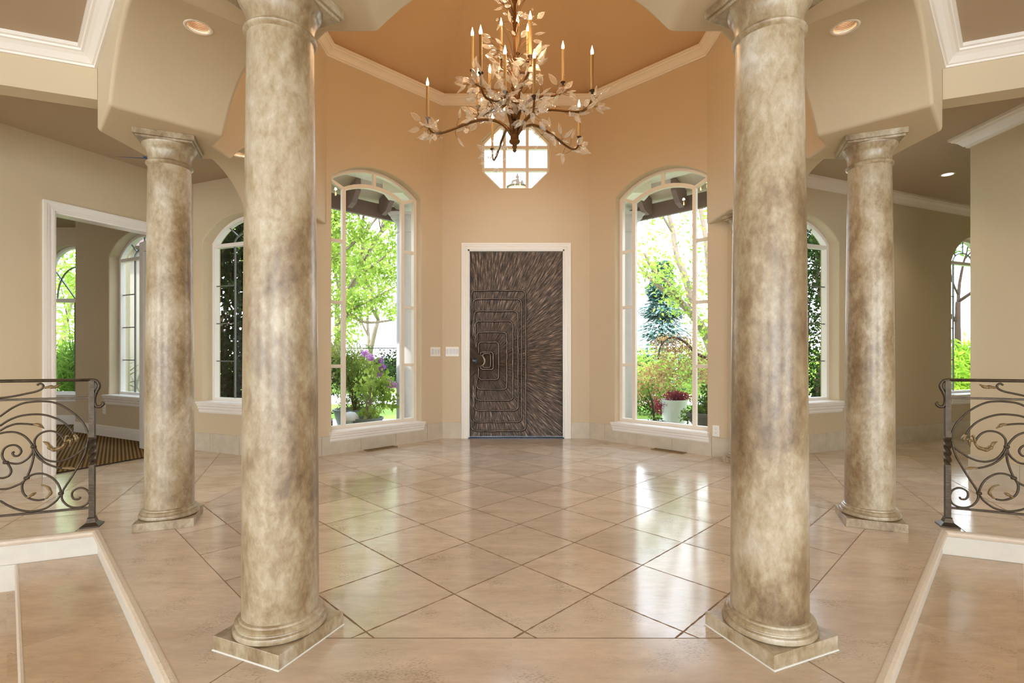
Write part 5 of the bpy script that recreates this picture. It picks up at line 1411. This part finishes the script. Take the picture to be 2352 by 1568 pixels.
# pots
def pot(x, y, prof, m, label, soil, plant=None, group=None, z=GZ):
    root = empty('planter', (x, y, z)); tag(root, label, 'planter', group)
    b = MB(); b.lathe(prof, n=36); b.build('pot', m, root, smooth=True, auto=40)
    s = MB(); s.lathe([(0.001, soil[1]), (soil[0], soil[1])], n=24, caps=False); s.build('soil', simple('potting soil', srgb(60, 46, 36), 0.95), root)
    return root
def bowl(r, h): return [(r*0.62, 0), (r*0.66, 0.01), (r*0.9, h*0.6), (r, h*0.92), (r*1.06, h*0.93), (r*1.06, h), (r*0.96, h), (r*0.9, h*0.8), (r*0.5, h*0.3)]
pot(-2.03, 7.10, bowl(0.21, 0.35), M['pot_grey'], 'grey green glazed pot nearest the porch column, holding the mauve flowered shrub', (0.19, 0.31))
bush(-2.03, 7.10, GZ+0.31, [((0.02, 0, 0.10), 0.16, 0.4), ((-0.05, 0, 0.45), 0.20), ((0.16, 0.05, 0.5), 0.2), ((0.28, 0.02, 0.3), 0.2), ((0.12, 0, 0.75), 0.14)], 'mauve flowered hydrangea in the grey green pot', M['lf_lime'], 420, 0.085, 61, name='hydrangea', cat='flowering shrub', barkm='bark', aspect=0.75)
hy = bpy.data.objects['hydrangea']
for k, (px, py, D) in enumerate([(838, 812, 7.25), (853, 822, 7.2), (862, 832, 7.2), (872, 828, 7.2), (878, 843, 7.15), (871, 858, 7.2), (892, 880, 7.2), (904, 885, 7.2)]):
    c = ray(px, py, D) - hy.location
    leafcloud('flower_head', [(c, 0.06)], 110, 0.028, M['lf_purple'], hy, 70+k, aspect=0.9)
pot(-2.42, 7.75, bowl(0.30, 0.40), M['pot_grey'], 'wide grey green pot behind the stone lantern', (0.27, 0.34))
bush(-2.42, 7.75, GZ+0.36, [((0, 0, 0.25), 0.3), ((-0.12, 0, 0.6), 0.38), ((0.18, 0.05, 0.5), 0.3), ((-0.35, 0.1, 0.9), 0.34), ((0.1, 0, 0.85), 0.25), ((0.25, 0, 0.15), 0.24)], 'feathery green laceleaf shrub in the wide grey pot', M['lf_fern'], 7500, 0.085, 62, name='laceleaf_maple', aspect=0.12, droop=0.8)
ms = empty('stone_lantern', (-2.24, 6.98, GZ)); tag(ms, 'pale stone mushroom ornament low in the left tall window', 'garden ornament')
b = MB(); b.lathe([(0.07, 0), (0.06, 0.1), (0.045, 0.28), (0.05, 0.33)], n=20); b.build('stem', M['stone'], ms, smooth=True)
b = MB(); b.lathe([(0.02, 0.33), (0.12, 0.325), (0.125, 0.345), (0.11, 0.39), (0.07, 0.43), (0.001, 0.445)], n=24); b.build('cap', M['stone'], ms, smooth=True)
dp = empty('planter', (-2.62, 6.75, GZ)); tag(dp, 'dark square planter at the lower left of the left tall window', 'planter')
b = MB(); b.box((0, 0, 0.18), (0.42, 0.3, 0.36), R(20)); b.build('box', M['pot_dark'], dp, bevel=0.01)
leafcloud('foliage', [((0, 0, 0.42), 0.2, 0.4), ((-0.1, 0.1, 0.9), 0.4)], 800, 0.06, M['lf_dark2'], dp, 63)
pot(2.42, 7.55, [(0.14, 0), (0.15, 0.01), (0.175, 0.40), (0.195, 0.54), (0.20, 0.56), (0.185, 0.56), (0.17, 0.46)], M['pot_pale'], 'tall pale celadon pot outside the right tall window', (0.17, 0.50))
bush(2.42, 7.55, GZ+0.5, [((0, 0, 0.12), 0.15, 0.6), ((-0.2, 0, -0.02), 0.13), ((0.12, 0, 0.10), 0.14, 0.6)], 'burgundy laceleaf plant spilling from the pale celadon pot', M['lf_red'], 1000, 0.05, 64, name='burgundy_maple', aspect=0.3, droop=0.5)
pot(2.62, 6.85, [(0.10, 0), (0.09, 0.06), (0.08, 0.12), (0.14, 0.22), (0.22, 0.38), (0.245, 0.42), (0.245, 0.45), (0.22, 0.45), (0.18, 0.36)], M['pot_dark'], 'dark stone bowl planter at the right side of the right tall window', (0.2, 0.40))
bush(2.62, 6.85, GZ+0.42, [((0, 0, 0.1), 0.2, 0.7), ((-0.22, 0, 0.0), 0.12), ((0.1, 0, 0.25), 0.18)], 'green leafy plant in the dark stone bowl', M['lf_green'], 900, 0.055, 65, name='potted_plant', cat='plant')
pot(1.98, 7.0, bowl(0.17, 0.30), M['pot_grey'], 'small grey blue pot at the lower left of the right tall window', (0.15, 0.26))
bush(1.98, 7.0, GZ+0.27, [((0, 0, 0.05), 0.13, 0.4), ((-0.1, 0, 0.5), 0.1)], 'sparse grey green seedling in the small grey blue pot', M['lf_green'], 160, 0.045, 66, name='potted_plant', cat='plant')

# more planting seen through the windows
bush(5.15, 8.9, GZ, [((0, 0, 0.8), 0.6), ((0.2, 0.1, 1.7), 0.6), ((-0.2, 0, 2.6), 0.65), ((0.25, 0, 3.4), 0.6), ((0.1, 0, 0.2), 0.4)], 'dark leafy shrub close outside the first right hall window', M['lf_dark2'], 5200, 0.08, 81)
bush(-10.3, 11.9, GZ, [((0, 0, 1.4), 0.8), ((0.3, 0, 2.4), 0.8), ((-0.4, 0, 3.2), 0.9), ((0.5, 0, 0.5), 0.6)], 'pale leafy shrub outside the far side room window', M['lf_lime'], 3400, 0.12, 82)
for k, (x, y, lb, mm) in enumerate([(-9.5, 22.6, 'tall green hedge at the far left of the garden', 'lf_green'), (-4.0, 23.4, 'dark green hedge behind the iron fence', 'lf_dark2'), (1.5, 22.8, 'green hedge beyond the middle of the garden', 'lf_green'), (7.0, 21.8, 'tall olive hedge behind the blue green spruce', 'lf_fern'), (13.0, 21.0, 'green hedge at the far right of the garden', 'lf_green')]):
    bush(x, y, GZ, [((dx, 0, 0.55), 0.95) for dx in (-1.7, -1.0, -0.3, 0.3, 1.0, 1.7)], lb, M[mm], 5200, 0.17, 90+k, stem=False, name='hedge', cat='hedge')
